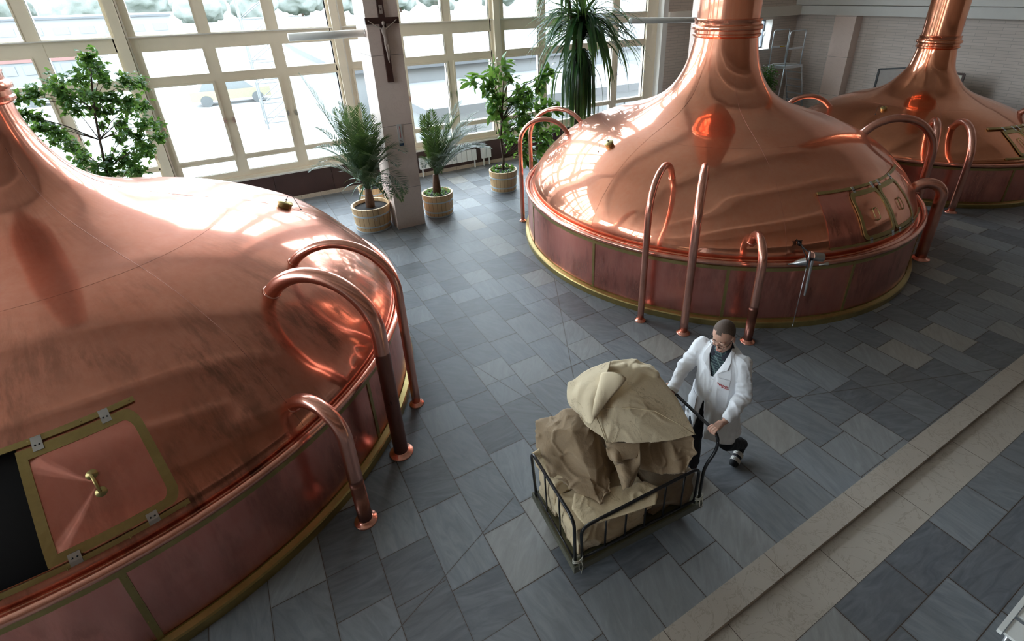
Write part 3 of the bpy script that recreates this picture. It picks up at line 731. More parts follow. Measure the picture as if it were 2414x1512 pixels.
# ------------------------------------------------------------------ tools hanging from a bracket on the middle vat
def tools():
    c=VAT[2][0]; a0=-117.0; rt=V2; off=Vector((c[0],c[1],0))
    P=lambda t_,z,r_: Vector((c[0]+r_*math.cos(math.radians(t_)),c[1]+r_*math.sin(math.radians(t_)),z))
    hb=MB().tube([P(a0,1.28,3.34),P(a0,1.27,3.46),P(a0,1.245,3.56),P(a0,1.25,3.68)],.010,8).tube([P(a0-.5,1.30,3.44),P(a0+.5,1.30,3.44)],.007,8).tube([P(a0,1.25,3.49),P(a0+.7,1.12,3.60),P(a0+1.6,1.09,3.66)],.008,8).box(-.02,.02,-.02,.02,-.03,.03,Matrix.Translation(P(a0,1.26,3.44)))
    hb.v=[tuple(Vector(v)-off) for v in hb.v]; hb.build('tool_hook',M['black'],rt,smooth=True)
    G='sampling tools hanging on the middle vat'
    # long thin dip rod hanging to the floor
    top=P(a0+.2,1.26,3.69); bot=Vector((top.x,top.y,.07)); 
    r_=root('dip_rod',tuple(bot),'thin long metal dip rod hanging straight down from the vat hook','rod',G)
    MB().tube([top,top-Vector((0,0,.25))],.0125,10).build('grip',M['steel'],r_,smooth=True,world=True)
    MB().tube([top-Vector((0,0,.25)),bot+Vector((0,0,.03))],.006,8).build('shaft',M['chrome'],r_,smooth=True,world=True)
    MB().tube([bot+Vector((0,0,.03)),bot],[.010,.007],8).build('tip',M['chrome'],r_,smooth=True,world=True)
    # funnel lying on the rim
    mth=P(a0+.1,1.10,3.66); end=P(a0-3.1,1.03,3.60); 
    r_=root('funnel',tuple(end),'small polished metal funnel lying on the rim, its dark mouth towards the hook','funnel',G)
    d_=(end-mth); MB().tube([mth,mth+d_*.45,mth+d_*.72,end],[.060,.042,.016,.010],20,cap=False).build('cone',M['steel'],r_,smooth=True,world=True)
    MB().tube([mth+d_*.02,mth+d_*.03],[.054,.054],20).build('mouth',M['black'],r_,world=True)  # black disc paints the shade inside the funnel
    # sampling cup with hollow handle
    cup=P(a0+2.2,1.16,3.66); ax=(P(a0+4.4,1.135,3.66)-cup).normalized()
    r_=root('sampling_cup',tuple(cup),'cylindrical steel sampling cup on a slanted tube handle resting on the rim','cup',G)
    MB().tube([cup-ax*.075,cup+ax*.085],.062,24).build('cup',M['steel'],r_,smooth=True,angle=40,world=True)
    MB().tube([cup-ax*.0762,cup-ax*.0755],[.056,.056],24).build('mouth',M['black'],r_,world=True)  # shade of the cup's hollow, put in as a black disc
    h0=cup+Vector((0,0,-.055))-ax*.055; h1=P(a0+.9,.60,3.72)
    MB().tube([h0,h0.lerp(h1,.6),h1],[.024,.021,.014],14).build('handle',M['steel'],r_,smooth=True,angle=40,world=True)
    b0=P(a0+2.9,1.05,3.69); b1=P(a0+5.2,1.035,3.66)
    tag(MB().tube([b0,b0.lerp(b1,.45),b1],[.008,.010,.022],12).build('brush',M['white_plastic'],smooth=True),'short white handled brush lying on the rim under the steel cup','brush',G)
tools()
# ------------------------------------------------------------------ cart
U=Vector((.9968,-.080,0)); W=Vector((.080,.9968,0)); B0=Vector((1.475,2.10,0)); CL,CW=1.30,.76
def cp(u,w,z): return B0+U*u+W*w+Vector((0,0,z))
MC=Matrix(((U.x,W.x,0,B0.x),(U.y,W.y,0,B0.y),(0,0,1,0),(0,0,0,1)))
cart=root('platform_cart',tuple(cp(CL/2,CW/2,0)),'olive platform cart with black tubular side rails, loaded with sacks','cart')
MB().box(0,CL,0,CW,.235,.285,MC).build('platform',M['platform'],cart,world=True)
MB().box(-.012,CL+.012,-.012,0,.22,.29,MC).box(-.012,CL+.012,CW,CW+.012,.22,.29,MC).box(-.012,0,0,CW,.22,.29,MC).box(CL,CL+.012,0,CW,.22,.29,MC).build('edge_frame',plain('olive_steel_edge',(.13,.125,.09),.45,.3),cart,world=True)
for (u,w) in ((.14,.12),(.14,CW-.12),(CL-.14,.12),(CL-.14,CW-.12)):
    p=cp(u,w,.08); m_=MB().tube([p-W*.02,p+W*.02],.08,20); o=m_.build('wheel',M['black'],cart,smooth=True,angle=40,world=True)
    MB().box(u-.05,u+.05,w-.035,w-.026,.06,.225,MC).box(u-.05,u+.05,w+.026,w+.035,.06,.225,MC).box(u-.05,u+.05,w-.035,w+.035,.218,.234,MC).build('caster_fork',M['steel'],o,world=False)
    ch=o.children[0]; ch.data.transform(Matrix.Translation(-cart.location))
def arc(p,q,r_,n=6): return [p+(q-p)*k/n for k in range(n+1)]
def rounded(pts,r_,n=7):
    out=[pts[0]]
    for i in range(1,len(pts)-1):
        a,b,c=pts[i-1],pts[i],pts[i+1]; d1=(a-b).normalized();d2=(c-b).normalized(); p=b+d1*r_; q=b+d2*r_
        for k in range(n+1):
            t=k/n; out.append(p*(1-t)**2+b*2*t*(1-t)+q*t*t)
    out.append(pts[-1]); return out
# end rail (left end), tall
ER=MB(); ER.tube(rounded([cp(.015,.02,.285),cp(.0,.02,.82),cp(-.02,CW-.02,.86),cp(.015,CW-.02,.285)],.10),.0135,12)
ER.tube([cp(.012,.03,.33),cp(.012,CW-.03,.33)],.009,8)
for k in (.26,.51): ER.tube([cp(.012,k,.33),cp(-.005,k,.83)],.008,8)
ER.build('end_rail',M['black'],cart,smooth=True,world=True)
# long side rails
for w in (.015,CW-.015):
    sr=MB(); sr.tube(rounded([cp(.075,w,.30),cp(.06,w,.70),cp(CL-.07,w,.74),cp(CL-.075,w,.30)],.09),.0135,12)
    sr.tube([cp(.07,w,.325),cp(CL-.07,w,.325)],.011,8)
    for k in range(5): u=.29+k*.195; sr.tube([cp(u,w,.325),cp(u,w,.71)],.0085,8)
    sr.build('side_rail',M['black'],cart,smooth=True,world=True)
# push handle at the right end
hx=CL-.015
HP=rounded([cp(hx,.02,.285),cp(hx+.0,.02,.70),cp(hx+.10,.0,.90),cp(hx+.10,.02,1.045),cp(hx+.10,CW-.02,1.045),cp(hx+.10,CW,.90),cp(hx,CW-.02,.70),cp(hx,CW-.02,.285)],.085)
MB().tube(HP,.0145,14).build('push_handle',M['black'],cart,smooth=True,world=True)
# strings tying the rails
for (u,w,z) in ((.03,.01,.335),(CL-.035,.01,.34)):
    s_=MB(); 
    for k in range(3): 
        z_=z+k*.016; s_.tube([cp(u+.045*math.cos(a)*1.0,w+.02*math.sin(a)-.004,z_+.006*math.sin(2*a+k)) for a in [2*PI*j/16 for j in range(16)]],.0035,6,closed=True)
    s_.tube([cp(u+.02,w-.02,z+.02),cp(u+.03,w-.035,z-.05),cp(u+.015,w-.035,z-.13)],.003,5).tube([cp(u,w-.02,z+.02),cp(u-.005,w-.035,z-.06),cp(u+.02,w-.035,z-.10)],.003,5)
    s_.build('string_tie',M['rope'],cart,smooth=True,world=True)
# ------------------------------------------------------------------ sacks
def creases(amp,sc_,seed,dirv=(1,1,1),ridge=1.0):
    o=Vector((seed*7.3,seed*3.1,seed*1.7)); D=Vector(dirv)
    def f_(co,n_):
        q=Vector((co.x*D.x,co.y*D.y,co.z*D.z))*sc_+o
        w=Vector((noise.noise(q*.6),noise.noise(q*.6+Vector((9,0,0))),noise.noise(q*.6+Vector((0,9,0)))))*1.3
        g=noise.noise(q*.8+w*.5)
        a=noise.noise(q*.9+w); b=noise.noise(q*1.9+w+Vector((5,5,5)))
        r1=max(0,1-abs(a)*7)**1.5*max(0,noise.noise(q*.7+Vector((2,7,1)))+.35)
        r2=max(0,1-abs(b)*7)**1.5*max(0,noise.noise(q*1.1+Vector((8,1,3)))+.15)
        return amp*(g*1.5+ridge*(r1*1.1+r2*.7)-.25)
    return f_
def sheet(rows,name,mat,parent,th=.007,n=5,wave=0):
    def cr(P,t):
        k=len(P)-1; x=min(t*k,k-1e-6); i=int(x); u=x-i; g=lambda j:P[max(0,min(k,j))]; a,b,c,d_=g(i-1),g(i),g(i+1),g(i+2)
        return (b*2+(c-a)*u+(a*2-b*5+c*4-d_)*u*u+(b*3-a-c*3+d_)*u**3)*.5
    R=[[atz(*p) for p in r_] for r_ in rows]; m=len(rows[0])*n; q=len(rows)*n; G=[]
    for i in range(q+1):
        G.append([cr([cr(r_,j/m) for r_ in R],i/q) for j in range(m+1)])
    vs=[];vo=[]
    for i in range(q+1):
        for j in range(m+1):
            a=G[min(i+1,q)][j]-G[max(i-1,0)][j]; b=G[i][min(j+1,m)]-G[i][max(j-1,0)]; nn=a.cross(b)
            nn=nn.normalized() if nn.length>1e-9 else Vector((0,0,1))
            if nn.z<0: nn=-nn
            p=G[i][j]+nn*(.004*noise.noise(G[i][j]*14)+wave*math.sin(j*1.1)); vs.append(p+nn*th*.5); vo.append(p-nn*th*.5)
    N=len(vs); fs=[]; w_=m+1
    for i in range(q):
        for j in range(m): k=i*w_+j; fs+=[(k,k+1,k+w_+1,k+w_),(N+k,N+k+w_,N+k+w_+1,N+k+1)]
    for i in range(q):
        for j in (0,m): k=i*w_+j; fs.append((k,k+w_,N+k+w_,N+k))
    for j in range(m):
        for i in (0,q): k=i*w_+j; fs.append((k,k+1,N+k+1,N+k))
    mb=MB(); mb.add(vs+vo,fs); return mb.build(name,mat,parent,smooth=True,world=True)
def sack(name_label,hulls,mat,voxel=.011,sm=5,amp=.02,sc_=4.,seed=1,dirv=(1,1,1),extra=None,grp='empty malt sacks heaped on the cart'):
    mb=MB()
    for h in hulls: mb.hull(h)
    if extra: extra(mb)
    R=remeshed(mb,voxel,sm,creases(amp,sc_,seed,dirv),post=3)
    lo=min(v[2] for v in R.v); cx=sum(v[0] for v in R.v)/len(R.v); cy=sum(v[1] for v in R.v)/len(R.v)
    rt=root('sack',(cx,cy,lo),name_label,'sack',grp)
    R.build('cloth',mat,rt,smooth=True,world=True,recalc=False)
    return rt
def boxpts(u0,u1,w0,w1,z0,z1,bul=.03):
    P=[cp(u,w,z) for u in (u0,u1) for w in (w0,w1) for z in (z0,z1)]
    P+=[cp((u0+u1)/2,w0-bul*.5,(z0+z1)/2),cp((u0+u1)/2,(w0+w1)/2,z1+bul),cp(u0-bul*.6,(w0+w1)/2,(z0+z1)/2)]
    return P
# bottom layer: two folded canvas bundles and one burlap bundle
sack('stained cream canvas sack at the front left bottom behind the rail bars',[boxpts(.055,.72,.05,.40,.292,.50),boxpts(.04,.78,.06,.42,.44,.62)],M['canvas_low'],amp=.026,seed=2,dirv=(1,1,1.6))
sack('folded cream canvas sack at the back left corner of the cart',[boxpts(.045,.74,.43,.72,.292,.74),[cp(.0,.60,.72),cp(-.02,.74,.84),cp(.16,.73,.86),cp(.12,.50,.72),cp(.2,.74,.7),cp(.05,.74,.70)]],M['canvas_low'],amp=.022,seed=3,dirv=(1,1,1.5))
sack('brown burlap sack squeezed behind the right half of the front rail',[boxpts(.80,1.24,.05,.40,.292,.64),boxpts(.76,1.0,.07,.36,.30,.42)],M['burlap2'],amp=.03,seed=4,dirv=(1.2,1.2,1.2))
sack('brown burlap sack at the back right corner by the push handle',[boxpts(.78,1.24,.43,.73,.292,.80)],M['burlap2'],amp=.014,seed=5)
# flap of canvas folded over in front
fl=lambda zz:[Vector(atz(1180+x/2.519,800+y/2.519,zz)) for x,y in ((440,915),(640,905),(860,850),(935,880),(925,985),(700,1060),(500,1110),(425,1010))]
sack('cream canvas sack folded flat with a stitched hem, lying along the front rail',[fl(.665)+fl(.705)],M['canvas_low'],voxel=.007,sm=3,amp=.014,sc_=5,seed=6)
# big burlap mound on the left
mL=[atz(1261,995,.95),atz(1331,962,1.08),atz(1263,1054,.82),atz(1290,1130,.72),atz(1339,1141,.70),atz(1360,1165,.69),atz(1416,1190,.71),atz(1435,1100,.76),atz(1400,1020,1.02),atz(1350,1020,1.06),Vector((1.70,2.84,.78)),Vector((2.2,2.8,1.0)),Vector((2.2,2.5,.72)),Vector((1.95,2.35,.71))]
def mlx(mb):
    mb.hull([atz(1405,1130,.74),atz(1440,1120,.76),atz(1447,1160,.715),atz(1416,1192,.712),atz(1395,1165,.712),atz(1415,1190,.74)])
sack('large rumpled brown burlap sack on the left of the heap',[mL],M['burlap'],voxel=.010,sm=6,amp=.046,sc_=4.4,seed=9,dirv=(1,1,1.2),extra=mlx)
# burlap on the right
mR=[atz(1436,1050,.97),atz(1643,1035,.97),atz(1648,1075,.86),atz(1628,1115,.77),atz(1560,1122,.75),atz(1500,1100,.76),atz(1450,1090,.80),Vector((2.70,2.70,1.0)),Vector((2.15,2.75,1.05)),Vector((2.72,2.75,.83)),Vector((2.2,2.5,.80))]
sack('brown burlap sack under the right side of the canvas with a deep diagonal fold',[mR],M['burlap'],voxel=.010,sm=6,amp=.046,sc_=4.0,seed=12,dirv=(1.5,1.5,.6))
# twisted burlap fold in the middle
rt=root('sack',tuple(atz(1480,1150,.735)),'twisted burlap sack end hanging down in the middle of the heap','sack','empty malt sacks heaped on the cart')
sheet([[(1430,1058,1.0),(1450,1050,1.0),(1480,1052,1.0),(1508,1048,1.0)],[(1440,1078,.93),(1453,1085,.985),(1478,1072,.95),(1510,1075,.97)],[(1452,1102,.865),(1464,1096,.92),(1488,1108,.88),(1509,1096,.90)],[(1461,1128,.80),(1471,1128,.855),(1490,1127,.85),(1500,1120,.80)],[(1470,1157,.735),(1477,1150,.775),(1484,1148,.77),(1492,1140,.755)]],'cloth',M['burlap'],rt,.010,6)
sheet([[(1428,1056,.99),(1450,1046,1.01),(1480,1045,1.01),(1510,1046,1.0)],[(1432,1072,.955),(1455,1066,.99),(1478,1068,.985),(1508,1062,.985)],[(1440,1085,.92),(1458,1090,.945),(1476,1084,.955),(1500,1080,.955)]],'fold',M['burlap'],rt,.012,6)
# big canvas on top
tp=[atz(1340,903,1.27),atz(1338,948,1.18),atz(1372,1000,1.10),atz(1430,1046,1.035),atz(1500,1045,1.02),atz(1590,1042,1.01),atz(1645,1030,1.01),atz(1640,1010,1.06),atz(1600,940,1.22),atz(1556,890,1.36),atz(1530,858,1.43),atz(1490,843,1.46),atz(1440,850,1.44),atz(1385,878,1.36),
    Vector((2.74,2.78,1.10)),Vector((2.15,2.92,1.12)),Vector((2.6,2.9,1.15)),atz(1450,960,1.28)]
def tpx(mb):
    mb.capsule(atz(1402,882,1.365),.04,atz(1470,864,1.41),.035); mb.capsule(atz(1500,866,1.42),.03,atz(1545,884,1.375),.028)
sack('large pale cream canvas sack draped over the top of the heap, water stained',[tp],M['canvas'],voxel=.009,sm=4,amp=.020,sc_=2.6,seed=21,dirv=(1,1,1),extra=tpx)
# rolled open mouth of the top canvas, as a curled sheet
def curl():
    apex=atz(1393,992,1.20); mouth=atz(1448,893,1.425); ax=(mouth-apex); L=ax.length; a=ax.normalized()
    up=(Vector((0,0,1))-a*a.z).normalized(); sd=a.cross(up); n=26;m=22; vs=[]
    for i in range(n+1):
        t=i/n; r_=.014+.074*t**.8
        for j in range(m+1):
            b=2.6+5.0*j/m
            rr=r_*(1+.10*math.sin(3*b+5*t)+.06*math.sin(7*t+b)); p=apex+a*L*(t+.10*t*math.cos(b-1.0))+up*(rr*math.cos(b)+.012)+sd*(rr*1.15*math.sin(b))
            vs.append(p)
    vo=[]
    for i in range(n+1):
        for j in range(m+1):
            k=i*(m+1)+j; c_=apex+a*L*(i/n)+up*.012; d_=(vs[k]-c_); d_=d_-a*d_.dot(a); vo.append(vs[k]+d_.normalized()*.006)
    N=len(vs); fs=[]
    for i in range(n):
        for j in range(m):
            q=i*(m+1)+j; fs.append((q,q+1,q+m+2,q+m+1)); fs.append((N+q,N+q+m+1,N+q+m+2,N+q+1))
    for i in range(n):
        for j in (0,m): q=i*(m+1)+j; fs.append((q,q+m+1,N+q+m+1,N+q))
    for j in range(m): q=n*(m+1)+j; fs.append((q,q+1,N+q+1,N+q)); q=j; fs.append((q+1,q,N+q,N+q+1))
    mb=MB(); mb.add(vs+vo,fs); return mb
top_sack=[o for o in COL.objects if o.name.startswith('sack') and 'draped over the top' in o.get('label','')][0]
curl().build('rolled_mouth',M['canvas'],top_sack,smooth=True,world=True)
sheet([[(1339,902,1.30),(1353,896,1.325),(1376,878,1.37),(1405,864,1.41),(1440,852,1.45)],[(1337,925,1.255),(1356,934,1.285),(1368,916,1.34),(1396,900,1.385),(1432,878,1.44)],[(1340,950,1.20),(1360,962,1.225),(1372,948,1.285),(1390,940,1.335),(1412,920,1.38)],[(1352,966,1.155),(1374,985,1.175),(1385,998,1.19),(1396,998,1.215),(1404,975,1.26)]],'folded_ear',M['canvas'],top_sack,.008,7)
for P in ([(1400,965,1.245),(1440,962,1.262),(1490,962,1.262),(1545,970,1.235),(1600,1000,1.145),(1640,1025,1.05)],[(1404,978,1.215),(1417,1010,1.12),(1429,1044,1.045)]):
    MB().tube([atz(*p) for p in P],.0045,6).build('seam',M['canvas_low'],top_sack,smooth=True,world=True)
# ------------------------------------------------------------------ the man
MAN=Vector((3.27,2.40,0)); Fw=Vector((-.97,-.243,0)).normalized(); Lf=Vector((.243,-.97,0)).normalized(); Z=Vector((0,0,1))
man=root('person',tuple(MAN),'man with short dark hair and glasses in a long white lab coat, pushing the cart','person')
def mp(f_,l_,z): return MAN+Fw*f_+Lf*l_+Z*z
HC=mp(.080,.015,1.700)      # head centre
hf=(Fw*.90+Lf*.02-Z*.42).normalized(); hl=(Lf*.99+Z*.05); hl=(hl-hf*hl.dot(hf)).normalized(); hu=hf.cross(hl)*1.0
if hu.z<0: hu=-hu
HM=Matrix((( hf.x,hl.x,hu.x),(hf.y,hl.y,hu.y),(hf.z,hl.z,hu.z)))
HS=1.12
def hp(f_,l_,u_): return HC+(hf*f_+hl*l_+hu*u_)*HS
shL,shR=mp(.01,.190,1.462),mp(.01,-.190,1.462)
elL=mp(.02,.262,1.15); wrL=mp(.315,.245,1.035); 
elR=mp(.10,-.31,1.17); wrR=mp(.345,-.275,1.06)
gL=cp(hx+.10,.07,1.045); gR=cp(hx+.10,.66,1.045)
body=MB()
# head
body.sphere(hp(-.012,0,.035),(.098,.077,.088),M=HM*HS,nu=24,nv=16)
body.sphere(hp(.028,0,-.035),(.066,.060,.080),M=HM*HS,nu=20,nv=14)
body.hull([hp(.085,.018,-.112),hp(.085,-.018,-.112),hp(.055,.05,-.085),hp(.055,-.05,-.085),hp(.0,.062,-.055),hp(.0,-.062,-.055),hp(.07,.04,-.03),hp(.07,-.04,-.03),hp(.02,0,-.10),hp(.093,0,-.09)])
body.hull([hp(.088,0,.022),hp(.085,.008,.02),hp(.085,-.008,.02),hp(.122,.004,-.028),hp(.122,-.004,-.028),hp(.085,.018,-.035),hp(.085,-.018,-.035),hp(.108,0,-.04)])
for s_ in (1,-1):
    body.sphere(hp(-.005,.080*s_,-.005),(.022,.009,.034),M=HM*HS,nu=12,nv=8)
    body.sphere(hp(.078,.030*s_,.030),(.016,.026,.010),M=HM*HS,nu=12,nv=8)
    body.sphere(hp(.066,.038*s_,-.030),(.022,.022,.020),M=HM*HS,nu=12,nv=8)
body.sphere(hp(.090,0,-.062),(.014,.026,.008),M=HM*HS,nu=12,nv=8); body.sphere(hp(.088,0,-.075),(.013,.022,.008),M=HM*HS,nu=12,nv=8)
body.capsule(hp(-.02,0,-.05),.060,mp(.0,0,1.47),.062)
# trunk
body.loft([(mp(0,0,1.46),Lf*.09,Fw*.06),(mp(.0,0,1.42),Lf*.17,Fw*.085),(mp(0,0,1.33),Lf*.175,Fw*.10),(mp(.01,0,1.15),Lf*.145,Fw*.095),(mp(.0,0,.98),Lf*.16,Fw*.10),(mp(0,0,.88),Lf*.155,Fw*.10)])
# legs : front = right, rear = left with the heel lifted
hipL,hipR=mp(.0,.09,.92),mp(.0,-.09,.92)
knL=atz(1712,1043,.47); anL=atz(1751,1047,.13); toL=atz(1729,1092,.035)
knR=mp(.14,-.09,.50); anR=mp(.10,-.07,.09); toR=mp(.27,-.07,.04)
for (h,k,a_,t_) in ((hipL,knL,anL,toL),(hipR,knR,anR,toR)):
    body.capsule(h,.085,k,.058); body.capsule(k,.055,a_,.036); body.capsule(a_,.034,t_,.026)
# arms
for (s_,e,w_) in ((shL,elL,wrL),(shR,elR,wrR)):
    body.capsule(s_,.055,e,.043); body.capsule(e,.041,w_,.028)
def hand(mb,w_,g,side):
    """palm on top of the rail, fingers wrapped in front, thumb underneath"""
    ax=(W)                       # rail runs along W
    fw=(g-w_); fw=(fw-ax*fw.dot(ax)).normalized(); dn=Vector((0,0,-1)); 
    # palm: from wrist to knuckles that sit above/behind the rail
    kn=g+Z*.030-fw*.004
    c_=[w_+ax*.022,w_-ax*.022,w_+Z*.016,w_-Z*.018]
    for k,(o_) in enumerate((-.036,.036)):
        c_+=[kn+ax*o_+Z*.008,kn+ax*o_-Z*.014-fw*.02]
    mb.hull(c_)
    for i,o_ in enumerate((.033,.011,-.011,-.032)):
        r0=.0092 if i<3 else .0080; 
        o_=o_*(1 if side>0 else -1)
        L=(1,1.06,1.0,.82)[i]
        p0=kn+ax*o_; p1=g+ax*o_*1.02+fw*.030*L+Z*.018; p2=g+ax*o_*1.02+fw*.030*L-Z*.012; p3=g+ax*o_+fw*.006-Z*.028*L
        mb.capsule(p0,r0+.001,p1,r0); mb.capsule(p1,r0,p2,r0-.0008); mb.capsule(p2,r0-.0008,p3,r0-.0016)
    s2=1 if side>0 else -1
    b0=w_+fw*.03+ax*.026*s2-Z*.006; b1=g-fw*.028+ax*.048*s2-Z*.012; b2=g+ax*.050*s2-Z*.026
    mb.capsule(b0,.0135,b1,.0115); mb.capsule(b1,.0115,b2+fw*.012,.0095)
hand(body,wrL,gL,1); hand(body,wrR,gR,-1)
RB=remeshed(body,.0055,2)
RB.build('body',M['skin'],man,smooth=True,world=True,recalc=False)
# hair: cropped cap with receding temples
hb=MB(); hb.sphere(hp(-.016,0,.036),(.101,.0805,.0925),M=HM*HS,nu=40,nv=28)
def hairkeep(c,n_):
    q=HM.transposed()@(c-HC)/HS; f_,l_,u_=q.x,abs(q.y),q.z
    line=.078-.40*max(l_-.0,0)**1.0*1.0+(.05 if l_<.02 else 0)*0
    front=f_>(.040+(.022 if l_<.022 else 0)-.75*max(0,l_-.034)-max(0,.075-u_)*.25)
    low=u_<(-.045 if f_<-.03 else .0+ (f_+.03)*.7)
    return front or low
bm=bmesh.new(); 
for v in hb.v: bm.verts.new(v)
bm.verts.ensure_lookup_table()
for q in hb.f: bm.faces.new([bm.verts[i] for i in q])
bmesh.ops.subdivide_edges(bm,edges=bm.edges,cuts=2,use_grid_fill=True); bm.normal_update()
for v in bm.verts:
    q=HM.transposed()@(v.co-HC)/HS; d_=Vector((q.x+.016,q.y,q.z-.036)); L=math.sqrt((d_.x/.101)**2+(d_.y/.0805)**2+(d_.z/.0925)**2); q2=Vector((d_.x/L-.016,d_.y/L,d_.z/L+.036)); v.co=HC+HM@q2*HS+(v.co-HC).normalized()*.0012*noise.noise(v.co*220)
bmesh.ops.delete(bm,geom=[f_ for f_ in bm.faces if hairkeep(f_.calc_center_median(),f_.normal)],context='FACES')
bm.verts.index_update(); H_=MB(); H_.add([v.co.copy() for v in bm.verts],[[v.index for v in f_.verts] for f_ in bm.faces]); bm.free()
H_.build('hair',M['hair'],man,smooth=True,world=True)
for s_ in (1,-1):
    MB().tube([hp(.083,.016*s_,.040),hp(.088,.032*s_,.044),hp(.076,.050*s_,.038)],[.003,.004,.002],6).build('eyebrow',M['brow'],man,smooth=True,world=True)
    e=MB().sphere(hp(.0745,.031*s_,.010),(.010,.014,.007),M=HM*HS,nu=14,nv=10).build('eye',M['eye'],man,smooth=True,world=True)
    MB().sphere(hp(.0820,.031*s_,.0075),(.0035,.0055,.0045),M=HM*HS,nu=10,nv=8).build('iris',M['brow'],e,smooth=True,world=False); e.children[0].data.transform(Matrix.Translation(-MAN))
MB().tube([hp(.098,.024,-.069),hp(.104,.008,-.067),hp(.104,-.008,-.067),hp(.098,-.024,-.069)],[.002,.0042,.0042,.002],8).build('mouth',M['lip'],man,smooth=True,world=True)
# glasses
gl=MB()
for s_ in (1,-1):
    loop=[hp(.112-.35*abs(l_)*.3,s_*l_,u_) for (l_,u_) in ((.009,.031),(.030,.034),(.053,.030),(.056,.016),(.049,.002),(.028,-.001),(.011,.003))]
    gl.tube(loop,.0019,6,closed=True)
    gl.tube([hp(.107,.054*s_,.020),hp(.075,.078*s_,.018),hp(.0,.084*s_,.014),hp(-.018,.083*s_,.0)],.0019,6)
gl.tube([hp(.111,.010,.024),hp(.116,0,.027),hp(.111,-.010,.024)],.0017,6)
g_=gl.build('glasses',M['black'],man,smooth=True,world=True)
# shirt
sh=MB().loft([(mp(.010,0,1.56),Lf*.070,Fw*.070),(mp(.008,0,1.50),Lf*.090,Fw*.082),(mp(.012,0,1.40),Lf*.17,Fw*.108),(mp(.01,0,1.32),Lf*.185,Fw*.122),(mp(.01,0,1.1),Lf*.165,Fw*.118)],cap=False)
sh.build('shirt',M['shirt'],man,smooth=True,world=True)
for s_ in (1,-1):
    cl=[mp(.082,.010*s_,1.500),mp(.105,.050*s_,1.462),mp(.085,.085*s_,1.490),mp(-.005,.092*s_,1.565),mp(-.06,.045*s_,1.585),mp(-.04,.035*s_,1.605),mp(.0,.076*s_,1.595),mp(.060,.058*s_,1.540)]
    MB().hull(cl).build('shirt_collar',M['navy'],man,smooth=False,world=True)
# coat
def folds(co,n_):
    q=co-MAN; l_=q.dot(Lf); f_=q.dot(Fw)
    ang=math.atan2(l_,f_)
    v=.006*noise.noise(Vector((ang*3.2,q.z*1.1,1.3)))*1.6*(1 if q.z<1.35 else .4)
    hem=max(0,(.95-q.z))/.4; v+=.020*hem*math.sin(ang*7+noise.noise(Vector((ang,q.z*2,4)))*3)*.6
    # sleeves: ring creases
    if abs(l_)>.20 or f_>.18: 
        w=noise.noise(Vector((co.x*9,co.y*9,co.z*17))); v+=.008*(1-abs(w)*2.6)+.006*max(0,1-abs(noise.noise(Vector((co.x*6,co.y*6,co.z*9))+Vector((3,1,2))))*8)
    v+=.0035*(1-2.5*abs(noise.noise(co*8)))+.007*max(0,1-abs(noise.noise(Vector((ang*2.4,q.z*2.2+ang,7.7))))*9)
    return v
ct=MB()
ct.loft([(mp(-.02,0,1.555),Lf*.080,Fw*.072),(mp(-.01,0,1.53),Lf*.130,Fw*.090),(mp(.0,0,1.485),Lf*.195,Fw*.108),(mp(.01,0,1.38),Lf*.212,Fw*.138),(mp(.01,0,1.34),Lf*.213,Fw*.140),(mp(.02,0,1.18),Lf*.195,Fw*.138),(mp(.02,0,1.0),Lf*.205,Fw*.145),(mp(.01,0,.85),Lf*.235,Fw*.165),(mp(-.01,0,.70),Lf*.250,Fw*.190),(mp(-.03,0,.585),Lf*.262,Fw*.215),(mp(-.03,0,.56),Lf*.262,Fw*.215)],36)
ct.capsule(shL,.073,elL,.062); ct.capsule(elL,.063,elL.lerp(wrL,.88),.046)
ct.capsule(shR,.073,elR,.062); ct.capsule(elR,.063,elR.lerp(wrR,.88),.046)
def ccut(c,n_):
    q=c-MAN; l_=q.dot(Lf); f_=q.dot(Fw); z=q.z
    if z<.590: return True
    if f_>.02 and z>1.285 and abs(l_)<.012+(z-1.285)*.42 and z<1.56: return True     # V opening
    if f_>.05 and z<1.0 and abs(l_+.035)<.006+(1.0-z)*.13 : return True               # front slit
    if z>1.515 and math.hypot(l_,f_-.0)<.090: return True
    for (e,w_) in ((elL,wrL),(elR,wrR)):
        a_=(w_-e).normalized()
        if (c-e).dot(a_)>(w_-e).length*.97 and (c-w_).length<.09: return True
    return False
CO=remeshed(ct,.0085,5,folds,ccut,post=1,hem=.582)
co_=CO.build('coat',M['coat'],man,smooth=True,world=True,recalc=False)
md=co_.modifiers.new('t','SOLIDIFY'); md.thickness=.004; md.offset=-1
